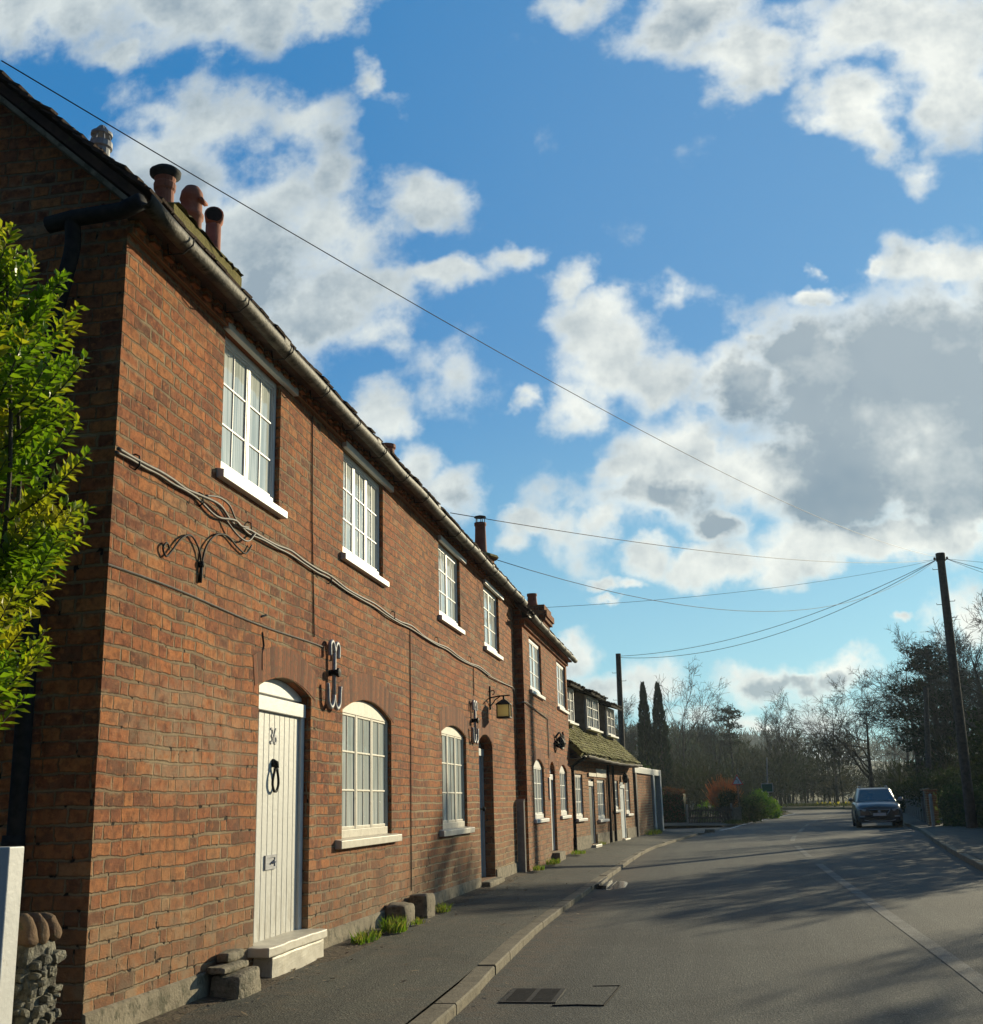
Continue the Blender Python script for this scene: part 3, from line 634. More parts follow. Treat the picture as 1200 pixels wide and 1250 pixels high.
def window(root, s0, s1, zb, zs, zc, lights=2, cols=2, rows=3, back=.06, frame=.055, sill=True, sillw=.12, pane='pane', paint='white', sill_h=.075, sill_n=.055):
    mb = MB(); n0, n1 = -back - .03, -back + .018
    t0, t1 = s0 + .004, s1 - .004
    head = zs
    if zc - zs > .01:                                     # painted board filling the arch
        ap = arc_pts(t0, t1, zs, zc - .004)
        mb.prism([(t0, zs - .015)] + ap + [(t1, zs - .015)], lambda a, b, h: (h, a, b), n0, n1)
        head = zs - .015
    else:
        head = zc - .004; mb.box(n0, n1, t0, t1, head - frame, head); head -= frame
    bt = zb + .004
    mb.box(n0, n1, t0, t0 + frame, bt, head); mb.box(n0, n1, t1 - frame, t1, bt, head)
    mb.box(n0, n1 + .012, t0 + frame, t1 - frame, bt, bt + .075)
    a, b, lo = t0 + frame, t1 - frame, bt + .075
    lw = (b - a) / lights
    for i in range(lights):
        x0, x1 = a + i * lw, a + (i + 1) * lw
        if i: mb.box(n0, n1 - .004, x0 - .024, x0 + .024, lo, head)
        l0, l1 = x0 + (.024 if i else 0), x1 - (.024 if i < lights - 1 else 0)
        st = .022                                         # sash stiles
        mb.box(n0 + .004, n1 - .008, l0, l0 + st, lo, head); mb.box(n0 + .004, n1 - .008, l1 - st, l1, lo, head)
        mb.box(n0 + .004, n1 - .008, l0 + st, l1 - st, lo, lo + .03); mb.box(n0 + .004, n1 - .008, l0 + st, l1 - st, head - .022, head)
        for c in range(1, cols):
            xc = lerp(l0, l1, c / cols); mb.box(-back - .012, -back + .006, xc - .008, xc + .008, lo + .03, head - .022)
        for r in range(1, rows):
            zr = lerp(lo, head, r / rows); mb.box(-back - .014, -back + .008, l0 + st, l1 - st, zr - .009, zr + .009)
    w = mb.build('window', paint, root, bevel=.004)
    p = MB(); p.box(-back - .027, -back - .002, t0 + .02, t1 - .02, bt + .03, head + (.0 if zc - zs < .01 else .02)); p.build('pane', pane, w)
    if sill:
        s = MB()
        s.prism([(-back + .02, zb + .006), (sill_n, zb - .012), (sill_n, zb - sill_h), (-.02, zb - sill_h)], lambda a, b, h: (a, h, b), s0 - sillw, s1 + sillw)
        s.build('sill', paint, w, bevel=.006)
    return w
def back_box(mb, s0, s1, z0, z1, deep):
    mb.quad((0, s0, z0), (0, s0, z1), (-deep, s0, z1), (-deep, s0, z0)); mb.quad((0, s1, z0), (-deep, s1, z0), (-deep, s1, z1), (0, s1, z1))
    mb.quad((-deep, s0, z0), (-deep, s0, z1), (-deep, s1, z1), (-deep, s1, z0))
def tiles(mb, s0, s1, n0, z0, n1, z1, gauge=.105, tw=.17, th=.016, seed=0, jit=1.0, rows=None, side_over=0):
    """courses of overlapping tiles from the eaves (n0,z0) up to (n1,z1)"""
    rng = random.Random(seed); L = math.hypot(n1 - n0, z1 - z0); dn, dz = (n1 - n0) / L, (z1 - z0) / L
    un, uz = -dz, dn
    if uz < 0: un, uz = -un, -uz
    k = 0; nrow = int(L / gauge) + 1
    for r in range(nrow):
        if rows is not None and r >= rows: break
        s = s0 - (tw / 2 if r % 2 else 0)
        while s < s1:
            w = tw * rng.uniform(.97, 1.0); d0 = r * gauge + rng.uniform(-.008, .008) * jit
            d1 = d0 + gauge * 1.75
            lift = .020 + rng.uniform(-.003, .006) * jit; ti = rng.uniform(-.004, .005) * jit
            a, b = max(s, s0 - side_over), min(s + w - .004, s1 + side_over)
            if b - a > .02:
                def q(d, h): return (n0 + dn * d + un * h, z0 + dz * d + uz * h)
                pf, pf2 = q(d0, lift + th), q(d0, lift); pb, pb2 = q(d1, .004 + th * .2), q(d1, -.004)
                vs = []
                for sv, tt in ((a, 0), (b, ti)):
                    vs += [(pf2[0], sv, pf2[1] + tt), (pf[0], sv, pf[1] + tt), (pb[0], sv, pb[1]), (pb2[0], sv, pb2[1])]
                mb.add(vs, [(0, 1, 2, 3), (7, 6, 5, 4), (0, 4, 5, 1), (1, 5, 6, 2), (0, 3, 7, 4)])
            s += tw
def gutter_mb(s0, s1, n, z, r=.072, joints=(), sag=.0, seed=3):
    mb = MB(); rng = random.Random(seed); seg = 40
    cs = [(r * math.cos(t), r * math.sin(t)) for t in [math.pi + k * math.pi / 9 for k in range(10)]]
    cs = [(-r, .012)] + cs + [(r, .014), (r - .009, .014)] + [(a * .86, b * .86) for a, b in cs[::-1][1:-1]] + [(-r + .009, .010)]
    b0 = len(mb.v); m = len(cs)
    for i in range(seg + 1):
        s = lerp(s0, s1, i / seg); dz = -sag * math.sin(math.pi * i / seg) + .006 * math.sin(i * 1.3 + seed) ; dnn = .004 * math.sin(i * .9 + seed)
        for a, b in cs: mb.v.append((n + a + dnn, s, z + b + dz))
    for i in range(seg):
        for k in range(m): mb.f.append((i * m + k, i * m + (k + 1) % m, (i + 1) * m + (k + 1) % m, (i + 1) * m + k))
    mb.f.append(tuple(range(m))); mb.f.append(tuple(seg * m + k for k in range(m))[::-1])
    for j in joints:
        c = [(a * 1.14, b * 1.14) for a, b in cs[:12]]
        b1 = len(mb.v)
        for s in (j - .055, j + .055):
            for a, b in c: mb.v.append((n + a, s, z + b))
        q = len(c)
        for k in range(q - 1): mb.f.append((b1 + k, b1 + k + 1, b1 + q + k + 1, b1 + q + k))
    return mb
def chimney_pot(c, r, h, n=18, tilt=(0, 0), roll=True):
    mb = MB(); T = Matrix.Rotation(tilt[0], 3, 'X') @ Matrix.Rotation(tilt[1], 3, 'Y')
    pr = [(r * 1.08, 0), (r * 1.05, h * .2), (r * .92, h * .24), (r * .88, h * .7), (r * 1.02, h * .74), (r * 1.06, h * .86), (r * .95, h * .9), (r * 1.02, h), (r * .8, h), (r * .78, h * .7)]
    mb.lathe(c, pr, n, T); return mb
from mathutils import noise as mnoise
def rough_box(mb, a0, a1, b0, b1, c0, c1, div=7, amp=.02, fr=6.0, seed=0, taper=.06, rnd=.035):
    """a stone: subdivided box with worn edges and an uneven face"""
    off = Vector((seed * 3.7, seed * 1.3, seed * 2.1)); C0 = Vector(((a0 + a1) / 2, (b0 + b1) / 2, (c0 + c1) / 2)); Hs = Vector(((a1 - a0) / 2, (b1 - b0) / 2, (c1 - c0) / 2))
    for ax in range(3):
        for sg in (-1, 1):
            b = len(mb.v); u, w = [k for k in range(3) if k != ax]
            for i in range(div + 1):
                for j in range(div + 1):
                    t = [0, 0, 0]; t[ax] = sg; t[u] = -1 + 2 * i / div; t[w] = -1 + 2 * j / div
                    v = Vector((t[0] * Hs.x, t[1] * Hs.y, t[2] * Hs.z))
                    inn = Vector([max(-(Hs[k] - rnd), min(Hs[k] - rnd, v[k])) for k in range(3)]); d = v - inn
                    if d.length > 1e-6: v = inn + d.normalized() * rnd
                    f = 1 - taper * (v.z / Hs.z + 1) / 2; v = Vector((v.x * f, v.y * f, v.z))
                    p = C0 + v; nv = mnoise.noise_vector(p * fr + off) * amp + mnoise.noise_vector(p * fr * 3.3 + off) * amp * .4
                    mb.v.append(tuple(p + nv))
            for i in range(div):
                for j in range(div): q_ = b + i * (div + 1) + j; mb.f.append((q_, q_ + div + 1, q_ + div + 2, q_ + 1))

# ------------------------------------------------------------------ the near brick terrace
Y1 = 6.17
H1 = thing('brick_terrace', 'two storey red brick terrace nearest the viewer, its white door numbered 36', 'house', (-3.4, Y1, 0))
S1 = 15.16; ZT = 5.02
U = [(1.56, 2.77, 3.81, 4.93), (4.55, 6.03, 3.80, 4.90), (8.84, 10.24, 3.84, 4.88), (12.12, 13.54, 3.84, 4.88)]
Lw = [(4.58, 6.36, 1.07, 2.27, 2.42), (8.87, 10.48, 1.05, 2.30, 2.415)]
Dr = [(2.43, 3.66, .36, 2.30, 2.41), (11.43, 12.61, .24, 2.28, 2.42)]
ops = [(a, b, c, d, d) for a, b, c, d in U] + Lw + Dr
w = MB(); facade(w, 0, S1, .0, ZT, ops)
PIT = .90; DEEP = 7.2; EN, EZ = .17, 5.12                    # roof pitch, eaves point
rz = lambda n: EZ + PIT * (EN - n)
ridge_n = -3.6
for s in (0, S1): w.quad((0, s, 0), (0, s, rz(0) - .09), (ridge_n, s, rz(ridge_n) - .09), (-DEEP, s, rz(0) - .09), (-DEEP, s, 0))
w.quad((-DEEP, 0, 0), (-DEEP, S1, 0), (-DEEP, S1, 5), (-DEEP, 0, 5))
w.build('wall', 'brick', H1)
# brick eaves course, soffit and board
e = MB(); rng = random.Random(5)
e.box(.001, .045, -.01, S1, 4.935, 5.02)
s = 0.0
while s < S1 - .1:
    e.box(.046, .075 + rng.uniform(-.006, .006), s, s + .10, 4.965 + rng.uniform(-.004, .004), 5.025); s += .205
e.build('eaves_course', 'brick', H1)
sf = MB(); sf.box(.002, .165, -.14, S1 + .05, 5.028, 5.055); sf.box(.02, .045, -.14, S1 + .05, 5.056, 5.10); sf.build('soffit_board', 'tile', H1)
r = MB()
r.prism([(EN, EZ), (ridge_n, rz(ridge_n)), (2 * ridge_n - EN, EZ), (2 * ridge_n - EN, EZ - .05), (ridge_n, rz(ridge_n) - .07), (EN - .04, EZ - .045)], lambda a, b, h: (a, h, b), -.13, S1 + .08)
tiles(r, -.17, S1 + .1, EN + .03, EZ - .005, ridge_n, rz(ridge_n), seed=4, rows=3, jit=2.2)
# verge: edge tiles and undercloak seen from below along the gable
tiles(r, -.19, .5, EN + .03, EZ + .0, ridge_n, rz(ridge_n), seed=8, jit=2.5)
roof1 = r.build('roof', 'tile', H1)
uc = MB(); uc.prism([(EN - .06, EZ - .05), (ridge_n, rz(ridge_n) - .075), (ridge_n, rz(ridge_n) - .115), (EN - .06, EZ - .09)], lambda a, b, h: (a, h, b), -.15, -.004); uc.build('verge_board', 'concrete', H1)
gutter_mb(-.22, S1 + .06, .215, 5.045, .060, joints=[2.15 + .0, 4.9, 7.7, 10.4, 11.6, 12.7, 13.8, 14.6], sag=.025).build('gutter', 'gutter', H1, smooth=True)
for k in range(16):
    br = MB()
    s = .35 + k * .96
    br.tube([(.10, s, 5.03), (.11, s, 4.95), (.215, s, 4.945), (.285, s, 5.0), (.29, s, 5.05)], .006, 5)
    br.build('gutter_bracket', 'black', H1)
dp = MB()                                                    # black iron run-off bent round the corner onto the gable
dp.tube([(.20, -.22, 5.02), (.05, -.17, 5.0), (-.30, -.15, 5.0), (-.47, -.14, 4.98)], .055, 10)
dp.tube(catmull([(-.30, -.15, 5.0), (-.30, -.13, 4.8), (-.36, -.11, 4.55), (-.42, -.10, 4.25), (-.42, -.10, 3.6), (-.41, -.10, 2.2), (-.41, -.10, .25)], 6), .05, 10)
for z in (4.0, 2.6, 1.2): dp.lathe((-.42, -.10, z), [(.062, -.05), (.062, .05)], 10)
dp.build('downpipe', 'black', H1, smooth=True)
def plinth(a, b, za, n1=.02):
    pl = MB()
    pl.prism([(.001, 0), (n1 + .012, 0), (n1, za), (.001, za + .01)], lambda x, y_, h: (x, h, y_), a, b); pl.build('plinth', 'concrete', H1)
for a, b, za in ((.0, 2.18, .30), (3.76, 6.9, .30), (6.9, 11.3, .30), (12.66, S1, .34)): plinth(a, b, za)
for (a, b, c, d), (li, co, ro) in zip(U, ((2, 2, 3), (3, 2, 3), (2, 2, 3), (2, 2, 3))):
    window(H1, a, b, c, d, d, li, co, ro, sillw=.07)
    hd = MB(); hd.box(.003, .05, a - .05, b + .30, d - .012, d + .052); hd.build('lintel_board', 'white', H1, bevel=.004)
for (a, b, c, d, e_), li in zip(Lw, (3, 3)):
    window(H1, a, b, c, d, e_, li, 2, 3, paint='cream', sillw=.20, sill_h=.085, sill_n=.065)
    arch_bricks(H1, a, b, d, e_, .27)
for (a, b, c, d, e_) in Dr: arch_bricks(H1, a, b, d, e_, .25)
def door(root, op, leafmat, framemat, back=.10, planks=9, fw=.085, head=.115, glazed=False):
    a, b, zb, zs, zc = op; fr = MB(); n0, n1 = -back - .04, -back + .045
    ap = arc_pts(a + .004, b - .004, zs, zc - .004)
    hz = zs - head
    fr.prism([(a + .004, hz + .082)] + ap + [(b - .004, hz + .082)], lambda x, y_, h: (h, x, y_), n0 + .02, n1 - .03); fr.box(n0, n0 + .03, a + .004, b - .004, hz + .056, hz + .0815)
    fr.box(n0, n1 + .012, a + .004, b - .004, hz - .06, hz + .055)
    fr.box(n0, n1, a + .004, a + fw, zb, hz - .06); fr.box(n0, n1, b - fw, b - .004, zb, hz - .06)
    fr.build('door_frame', framemat, root, bevel=.005)
    d = MB(); l0, l1, lb, lt = a + fw + .004, b - fw - .004, zb + .012, hz - .064
    pw = (l1 - l0) / planks
    for k in range(planks):
        x0 = l0 + k * pw
        d.prism([(-back - .02, x0), (-back + .013, x0), (-back + .021, x0 + .007), (-back + .021, x0 + pw - .007), (-back + .013, x0 + pw), (-back - .02, x0 + pw)], lambda n_, s_, h: (n_, s_, h), lb, lt)
    return d.build('door', leafmat, root), (l0, l1, lb, lt, -back + .021)
d36, (l0, l1, lb, lt, dn) = door(H1, Dr[0], 'door36', 'white')
def text_mesh(txt, size):
    cu = bpy.data.curves.new('t', 'FONT'); cu.body = txt; cu.size = size; cu.extrude = .004; cu.align_x = 'CENTER'
    o = bpy.data.objects.new('t', cu); COL.objects.link(o); bpy.context.view_layer.update()
    me = bpy.data.meshes.new_from_object(o.evaluated_get(bpy.context.evaluated_depsgraph_get()))
    bpy.data.objects.remove(o); return me
me = text_mesh('36', .155); me.name = 'number'; me.materials.clear(); me.materials.append(M['steel'])
no = bpy.data.objects.new('number', me); COL.objects.link(no); no.parent = d36
no.matrix_local = Matrix(((0, 0, 1, dn + .004), (1.0, 0, 0, lerp(l0, l1, .42)), (0, 1.25, 0, lt - .25), (0, 0, 0, 1)))
kn = MB(); kc = lerp(l0, l1, .42); kz = lt - .47
kn.tube([(dn + .006, kc, kz + .08), (dn + .03, kc, kz + .07), (dn + .035, kc, kz + .03)], .022, 8)
kn.lathe((dn, kc, kz + .07), [(.035, 0), (.03, .02), (.0, .03)], 10, Matrix.Rotation(math.pi / 2, 3, 'Y'))
kn.tube(catmull([(dn + .03, kc, kz + .05), (dn + .03, kc - .05, kz - .03), (dn + .028, kc - .065, kz - .10), (dn + .028, kc - .03, kz - .15), (dn + .028, kc, kz - .155), (dn + .028, kc + .03, kz - .15), (dn + .028, kc + .065, kz - .10), (dn + .03, kc + .05, kz - .03), (dn + .03, kc, kz + .05)], 4), .011, 7)
kn.build('knocker', 'black', d36, smooth=True)
lb_ = MB(); lc = lerp(l0, l1, .40); lz = lb + .575
for a in ((lc - .12, lc + .12, lz + .035, lz + .055), (lc - .12, lc + .12, lz - .055, lz - .035), (lc - .12, lc - .09, lz - .035, lz + .035), (lc + .09, lc + .12, lz - .035, lz + .035)): lb_.box(dn + .001, dn + .014, a[0], a[1], a[2], a[3])
lb_.box(dn + .001, dn + .006, lc - .09, lc + .09, lz - .035, lz + .035); lb_.tube([(dn + .012, lc + .02, lz - .01), (dn + .03, lc + .04, lz), (dn + .012, lc + .08, lz + .01)], .009, 6)
lb_.build('letterbox', 'steel', d36)
st = MB(); rough_box(st, -.10, .17, Dr[0][0] - .10, Dr[0][1] + .02, .30, .374, 14, .006, 5, 77, 0, .014); rough_box(st, -.08, .15, Dr[0][0] + .02, Dr[0][1] - .01, .06, .296, 12, .008, 5, 78, 0, .015)
st.build('doorstep', 'cream', H1)
d2, (l0, l1, lb, lt, dn) = door(H1, Dr[1], 'teal_paint', 'grey_paint', planks=2, back=.20)
kk = MB(); kk.lathe((dn, l1 - .12, 1.28), [(.012, 0), (.012, .035), (.036, .045), (.036, .07), (.0, .085)], 10, Matrix.Rotation(math.pi / 2, 3, 'Y')); kk.build('door_knob', 'black', d2, smooth=True)
kn = MB(); kn.tube(catmull([(dn + .015, l0 + .18 + .07 * math.cos(t), 1.55 + .085 * math.sin(t)) for t in [k * math.pi / 6 for k in range(13)]], 2), .014, 6); kn.build('knocker', 'steel', d2, smooth=True)
st2 = MB(); st2.box(-.10, .14, Dr[1][0] - .05, Dr[1][1] + .05, .06, .235); st2.build('doorstep', 'concrete', H1, bevel=.015)
# pattress plates of two tie bars: bar with curled ends
def wall_tie(s, zc, H=.60, W=.17):
    m = MB(); r_ = .0205; n = .045
    m.tube([(n, s, zc - H * .36), (n, s, zc + H * .42)], r_, 8, flat=1.0)
    for sg in (-1, 1):
        m.tube(catmull([(n, s + sg * .004, zc + H * .34), (n, s + sg * .03, zc + H * .45), (n, s + sg * .08, zc + H * .49), (n, s + sg * .13, zc + H * .44), (n, s + sg * (W - .01), zc + H * .34), (n, s + sg * (W - .015), zc + H * .27)], 5), r_, 8)
        m.tube(catmull([(n, s, zc - H * .30), (n, s + sg * .03, zc - H * .43), (n, s + sg * .09, zc - H * .49), (n, s + sg * .16, zc - H * .42), (n, s + sg * (W + .035), zc - H * .26), (n, s + sg * (W + .05), zc - H * .15)], 5), r_, 8)
    o = m.build('wall_tie', 'steel', H1, smooth=True)
    b = MB(); b.lathe((0, s, zc + .02), [(.03, 0), (.03, .075), (.045, .078), (.04, .10), (0, .11)], 10, Matrix.Rotation(math.pi / 2, 3, 'Y')); b.build('bolt', 'black', o)
wall_tie(4.17, 2.555, .62, .14); wall_tie(10.95, 2.55, .62, .14)
# twin cables clipped along the wall, with a tangle below the first window
rng = random.Random(11)
base = [(-.02, 3.497), (.53, 3.51), (1.15, 3.508), (2.07, 3.47), (3.0, 3.495), (4.09, 3.482), (5.6, 3.455), (7.2, 3.447), (9.2, 3.44), (11.5, 3.435), (14.3, 3.433)]
for k in range(2):
    c = MB(); pts = []
    for i, (s, z) in enumerate(base):
        pts.append((.018 + .012 * (k == 1), s, z + (k - 1) * .024 + rng.uniform(-.006, .006)))
        if i < len(base) - 1:
            s2, z2 = base[i + 1]; tw = 1.15 <= s < 1.6
            for t in (.33, .66):
                pts.append((.02 + rng.uniform(0, .03 if tw else .008), lerp(s, s2, t), lerp(z, z2, t) - .012 * (s2 - s) + (k - 1) * .024 + rng.uniform(-1, 1) * (.045 if tw else .007)))
    if k == 0: pts += [(.02, 14.8, 3.40), (.03, 15.0, 3.25), (.06, 15.12, 3.15), (.17, 15.2, 3.12)]
    else: pts = pts[:-1 - k]
    c.tube(catmull(pts, 5), .0115 if k else .0095, 6); c.build('wall_cable', 'cable', H1, smooth=True)
c = MB()
c.tube(catmull([(.03, 1.25, 3.53), (.045, 1.45, 3.565), (.05, 1.62, 3.55), (.04, 1.75, 3.49), (.045, 1.85, 3.45), (.03, 2.05, 3.48)], 6), .008, 6); c.build('wall_cable', 'cable', H1, smooth=True); c = MB()
c.tube(catmull([(.03, 1.6, 3.44), (.05, 1.8, 3.36), (.05, 2.0, 3.36), (.03, 2.2, 3.47)], 6), .008, 6)
c.build('wall_cable', 'cable', H1, smooth=True)
for s in (.25, 1.2, 2.1, 4.1, 6.4, 8.6, 10.8):
    c = MB(); z = 3.49 if s < 3 else 3.46; c.tube([(.0, s, z + .05), (.03, s, z + .035), (.036, s, z - .03), (.0, s + .01, z - .05)], .006, 6); c.build('cable_clip', 'black', H1, smooth=True)
c = MB(); c.tube([(.006, s, 2.78 + .012 * math.sin(s * 2)) for s in [-.02 + .2 * k for k in range(21)]], .0065, 5); c.build('wall_cable', 'cable', H1)
c = MB(); c.tube([(.008, 3.57, 4.9), (.008, 3.6, 3.9), (.008, 3.70, 2.85)], .006, 5); c.build('wall_cable', 'pole_wood', H1)
c = MB(); c.tube([(.008, 7.2, 3.44), (.008, 7.2, 2.2), (.008, 7.18, 1.2), (.01, 7.17, .42)], .006, 5); c.build('wall_cable', 'pole_wood', H1)
c = MB(); c.tube([(.008, 11.1, 3.43), (.008, 11.1, 2.95)], .006, 5); c.build('wall_cable', 'pole_wood', H1)
# iron double scroll
c = MB(); s0_, z0_ = 1.25, 3.03
c.tube([(.012, s0_, z0_ - .13), (.018, s0_, z0_ + .0)], .013, 7); c.lathe((.015, s0_, z0_ - .0), [(.02, -.02), (.026, 0), (.02, .02)], 8)
c.tube(catmull([(.018, s0_, z0_ + .0), (.02, s0_ - .06, z0_ + .10), (.02, s0_ - .19, z0_ + .165), (.02, s0_ - .34, z0_ + .11), (.02, s0_ - .47, z0_ - .0), (.02, s0_ - .55, z0_ - .055), (.02, s0_ - .60, z0_ - .01), (.02, s0_ - .55, z0_ + .035), (.02, s0_ - .51, z0_ + .01)], 5), .0075, 6)
c.tube(catmull([(.018, s0_, z0_ + .0), (.02, s0_ + .06, z0_ + .14), (.02, s0_ + .22, z0_ + .26), (.02, s0_ + .42, z0_ + .30), (.02, s0_ + .6, z0_ + .26), (.02, s0_ + .78, z0_ + .24), (.02, s0_ + .90, z0_ + .33)], 5), .0075, 6)
c.build('iron_scroll', 'black', H1, smooth=True)
# crack and stray pegs by the door arch
c = MB(); c.tube([(.003, 2.46, 2.72), (.003, 2.5, 2.62), (.003, 2.46, 2.55), (.003, 2.47, 2.42)], .007, 4); c.tube([(.003, 2.43, 2.84), (.02, 2.48, 2.86), (.003, 2.55, 2.87)], .008, 5)
c.build('wall_crack', 'sign_black', H1)
# chimney on the front slope with three pots
cs = MB(); cs.box(-1.55, -1.0, 2.55, 4.02, 5.9, 6.66); ch1 = cs.build('chimney_stack', 'brick', H1)
mo = MB(); rng = random.Random(3)
vs = []; nx, ny = 8, 22
for i in range(nx + 1):
    for j in range(ny + 1):
        a, b = i / nx, j / ny; edge = min(a, 1 - a, b, 1 - b)
        vs.append((lerp(-1.62, -.93, a), lerp(2.5, 4.09, b), 6.66 + .16 * min(1, edge * 4) + rng.uniform(-.03, .03)))
mo.add(vs, [(i * (ny + 1) + j, (i + 1) * (ny + 1) + j, (i + 1) * (ny + 1) + j + 1, i * (ny + 1) + j + 1) for i in range(nx) for j in range(ny)])
mo.box(-1.60, -.95, 2.51, 4.08, 6.52, 6.65); mo.build('mossy_cap', 'mosstop', ch1)
p1 = chimney_pot((-1.21, 2.83, 6.66), .098, .44).build('chimney_pot', 'terracotta', ch1, smooth=False)
cw = MB(); cw.lathe((-1.21, 2.83, 7.10), [(.06, -.02), (.09, .0), (.142, .035), (.146, .07), (.11, .10), (.04, .105)], 18); cw.build('cowl', 'flue', ch1, smooth=True)
p2 = MB(); p2.lathe((-1.20, 3.38, 6.74), [(.108, -.1), (.108, 0), (.104, .22), (.122, .24), (.124, .28), (.106, .30), (.104, .42), (.118, .44), (.104, .52), (.07, .575), (.02, .60)], 18)
p2.box(-1.10, -1.06, 3.31, 3.45, 7.14, 7.165); p2.build('chimney_pot', 'terracotta', ch1, smooth=True)
p3 = MB(); p3.lathe((-1.20, 3.90, 6.76), [(.08, -.1), (.08, 0), (.078, .42)], 14); p3.tube([(-1.22, 3.96, 7.26), (-1.17, 3.84, 7.27)], [.092, .098], 16); dk = MB(); dk.tube([(-1.1698, 3.8395, 7.27), (-1.168, 3.835, 7.27)], .082, 16); dk.build('dark_mouth_disc', 'black', ch1); p3.build('chimney_pot', 'terracotta', ch1, smooth=True)  # black disc stands in for the shaded opening of the end pipe
fl = MB(); fl.lathe((-1.30, 1.83, 6.2), [(.075, 0), (.075, .62), (.095, .63), (.095, .68), (.06, .69)], 14)
for k in range(4):
    a = k * math.pi / 4; fl.tube(catmull([(-1.30 + .085 * math.cos(a) * u, 1.83 + .085 * math.sin(a) * u, 6.88 + .17 * (1 - u * u)) for u in (-1, -.6, 0, .6, 1)], 3), .008, 5)
fl.lathe((-1.30, 1.83, 6.96), [(.09, -.012), (.09, .012)], 14); fl.build('flue_vent', 'steel', H1)
fs = MB(); fs.box(-.75, -.28, 14.25, 14.85, 5.45, 5.80); ch2 = fs.build('chimney_stack', 'brick', H1)
mo = MB(); mo.lathe((-.5, 14.55, 5.80), [(.36, 0), (.33, .05), (.2, .10), (.12, .11)], 8); mo.build('mossy_cap', 'mosstop', ch2)
p4 = MB(); p4.lathe((-.47, 14.5, 5.86), [(.125, 0), (.115, .1), (.10, .55), (.115, .57), (.115, .62), (.07, .62)], 16); p4.build('chimney_pot', 'terracotta', ch2, smooth=True)
cw = MB(); cw.lathe((-.47, 14.5, 6.60), [(.115, -.015), (.115, 0), (.05, .02)], 16)
for k in range(5): cw.tube([(-.47 + .085 * math.cos(k * 1.257), 14.5 + .085 * math.sin(k * 1.257), z) for z in (6.46, 6.60)], .008, 5)
cw.build('cowl', 'flue', ch2)
p5 = MB(); p5.lathe((-1.0, 9.83, 6.1), [(.13, 0), (.12, .45), (.14, .47), (.14, .52), (.09, .53)], 14); p5.build('chimney_pot', 'terracotta', H1)

# lantern on a bracket, its own thing
LN = thing('wall_lantern', 'black framed lantern hanging from an iron bracket on the red brick wall', 'lantern', (-3.4, 18.62, 3.0))
b = MB(); b.tube([(.0, 0, .03), (.16, 0, .055), (.34, 0, .06)], .012, 6); b.tube(catmull([(.0, 0, -.12), (.06, 0, -.05), (.10, 0, .0), (.18, 0, .05)], 5), .010, 6)
b.tube([(.012, 0, -.16), (.012, 0, .22)], .014, 6); b.tube(catmull([(.02, 0, .14), (.07, 0, .15), (.08, 0, .10), (.05, 0, .08)], 4), .008, 5)
b.build('bracket', 'black', LN)
f = MB(); cx, zt, zb_ = .235, -.03, -.28
f.lathe((cx, 0, 0), [(.02, .06), (.02, .0), (.05, -.01), (.165, -.075), (.165, -.09), (.10, -.09)], 4, Matrix.Rotation(math.pi / 4, 3, 'Z'))
for sx in (-1, 1):
    for sy in (-1, 1): f.box(cx + sx * .10 - .009, cx + sx * .10 + .009, sy * .10 - .009, sy * .10 + .009, zb_, -.085)
f.box(cx - .11, cx + .11, -.11, .11, zb_ - .025, zb_); f.build('lamp_frame', 'black', LN)
q = MB(); q.box(cx - .095, cx + .095, -.095, .095, zb_ + .003, -.093); q.build('lamp_glass', 'lantern_glass', LN)

def stone_block(loc, a, b, h, label, seed, slab=False):
    m = MB(); rough_box(m, 0, a, 0, b, -.05, h, 8, .022, 5, seed)
    if slab: rough_box(m, .0, a * .62, -.05, b * .92, h + .004, h + .055, 7, .012, 7, seed + 5, .02, .02); rough_box(m, .0, a * .42, .12, b * .92, h + .06, h + .12, 6, .012, 7, seed + 9, .02, .02)
    o = m.build('stone_block', 'stone' if slab else 'concrete', None, loc=loc, smooth=True)
    tag(o, label, 'stone block', 'stone blocks along the foot of the brick wall')
stone_block((-3.38, 7.75, .06), .23, .44, .23, 'largest pale stone block, beside the step of the white door', 1, True)
stone_block((-3.38, 12.15, .10), .24, .42, .26, 'squat pale stone block under the wall between doors, nearer of a pair', 2)
stone_block((-3.38, 13.1, .12), .24, .40, .27, 'squat pale stone block under the wall between doors, farther of a pair', 4)
bd = MB(); bd.box(-3.39, -3.245, 20.98, 21.02, .17, 1.43); bd.box(-3.385, -3.25, 20.94, 20.978, .17, 1.40)
tag(bd.build('board', 'wood_grey', bevel=.006), 'tall weathered grey board standing in the corner between two brick houses', 'board')

# ------------------------------------------------------------------ second brick house
H2 = thing('brick_house', 'second red brick house down the street with dark chimney stack and two arched windows', 'house', (-3.235, 21.3, 0))
S2 = 7.05; Z2 = 4.70
U2 = [(.82, 2.50, 3.48, 4.52), (5.1, 6.8, 3.48, 4.55)]
L2 = [(.92, 2.35, 1.06, 2.03, 2.19), (4.92, 6.32, 1.07, 2.03, 2.19)]
D2 = [(3.22, 4.1, .36, 2.0, 2.20)]
w = MB(); facade(w, 0, S2, 0, Z2, [(a, b, c, d, d) for a, b, c, d in U2] + L2 + D2)
EN2, EZ2 = .15, 4.84; rz2 = lambda n: EZ2 + .85 * (EN2 - n); rn2 = -3.4
for s in (0, S2): w.quad((0, s, 0), (0, s, rz2(0) - .09), (rn2, s, rz2(rn2) - .09), (-6.8, s, rz2(0) - .09), (-6.8, s, 0))
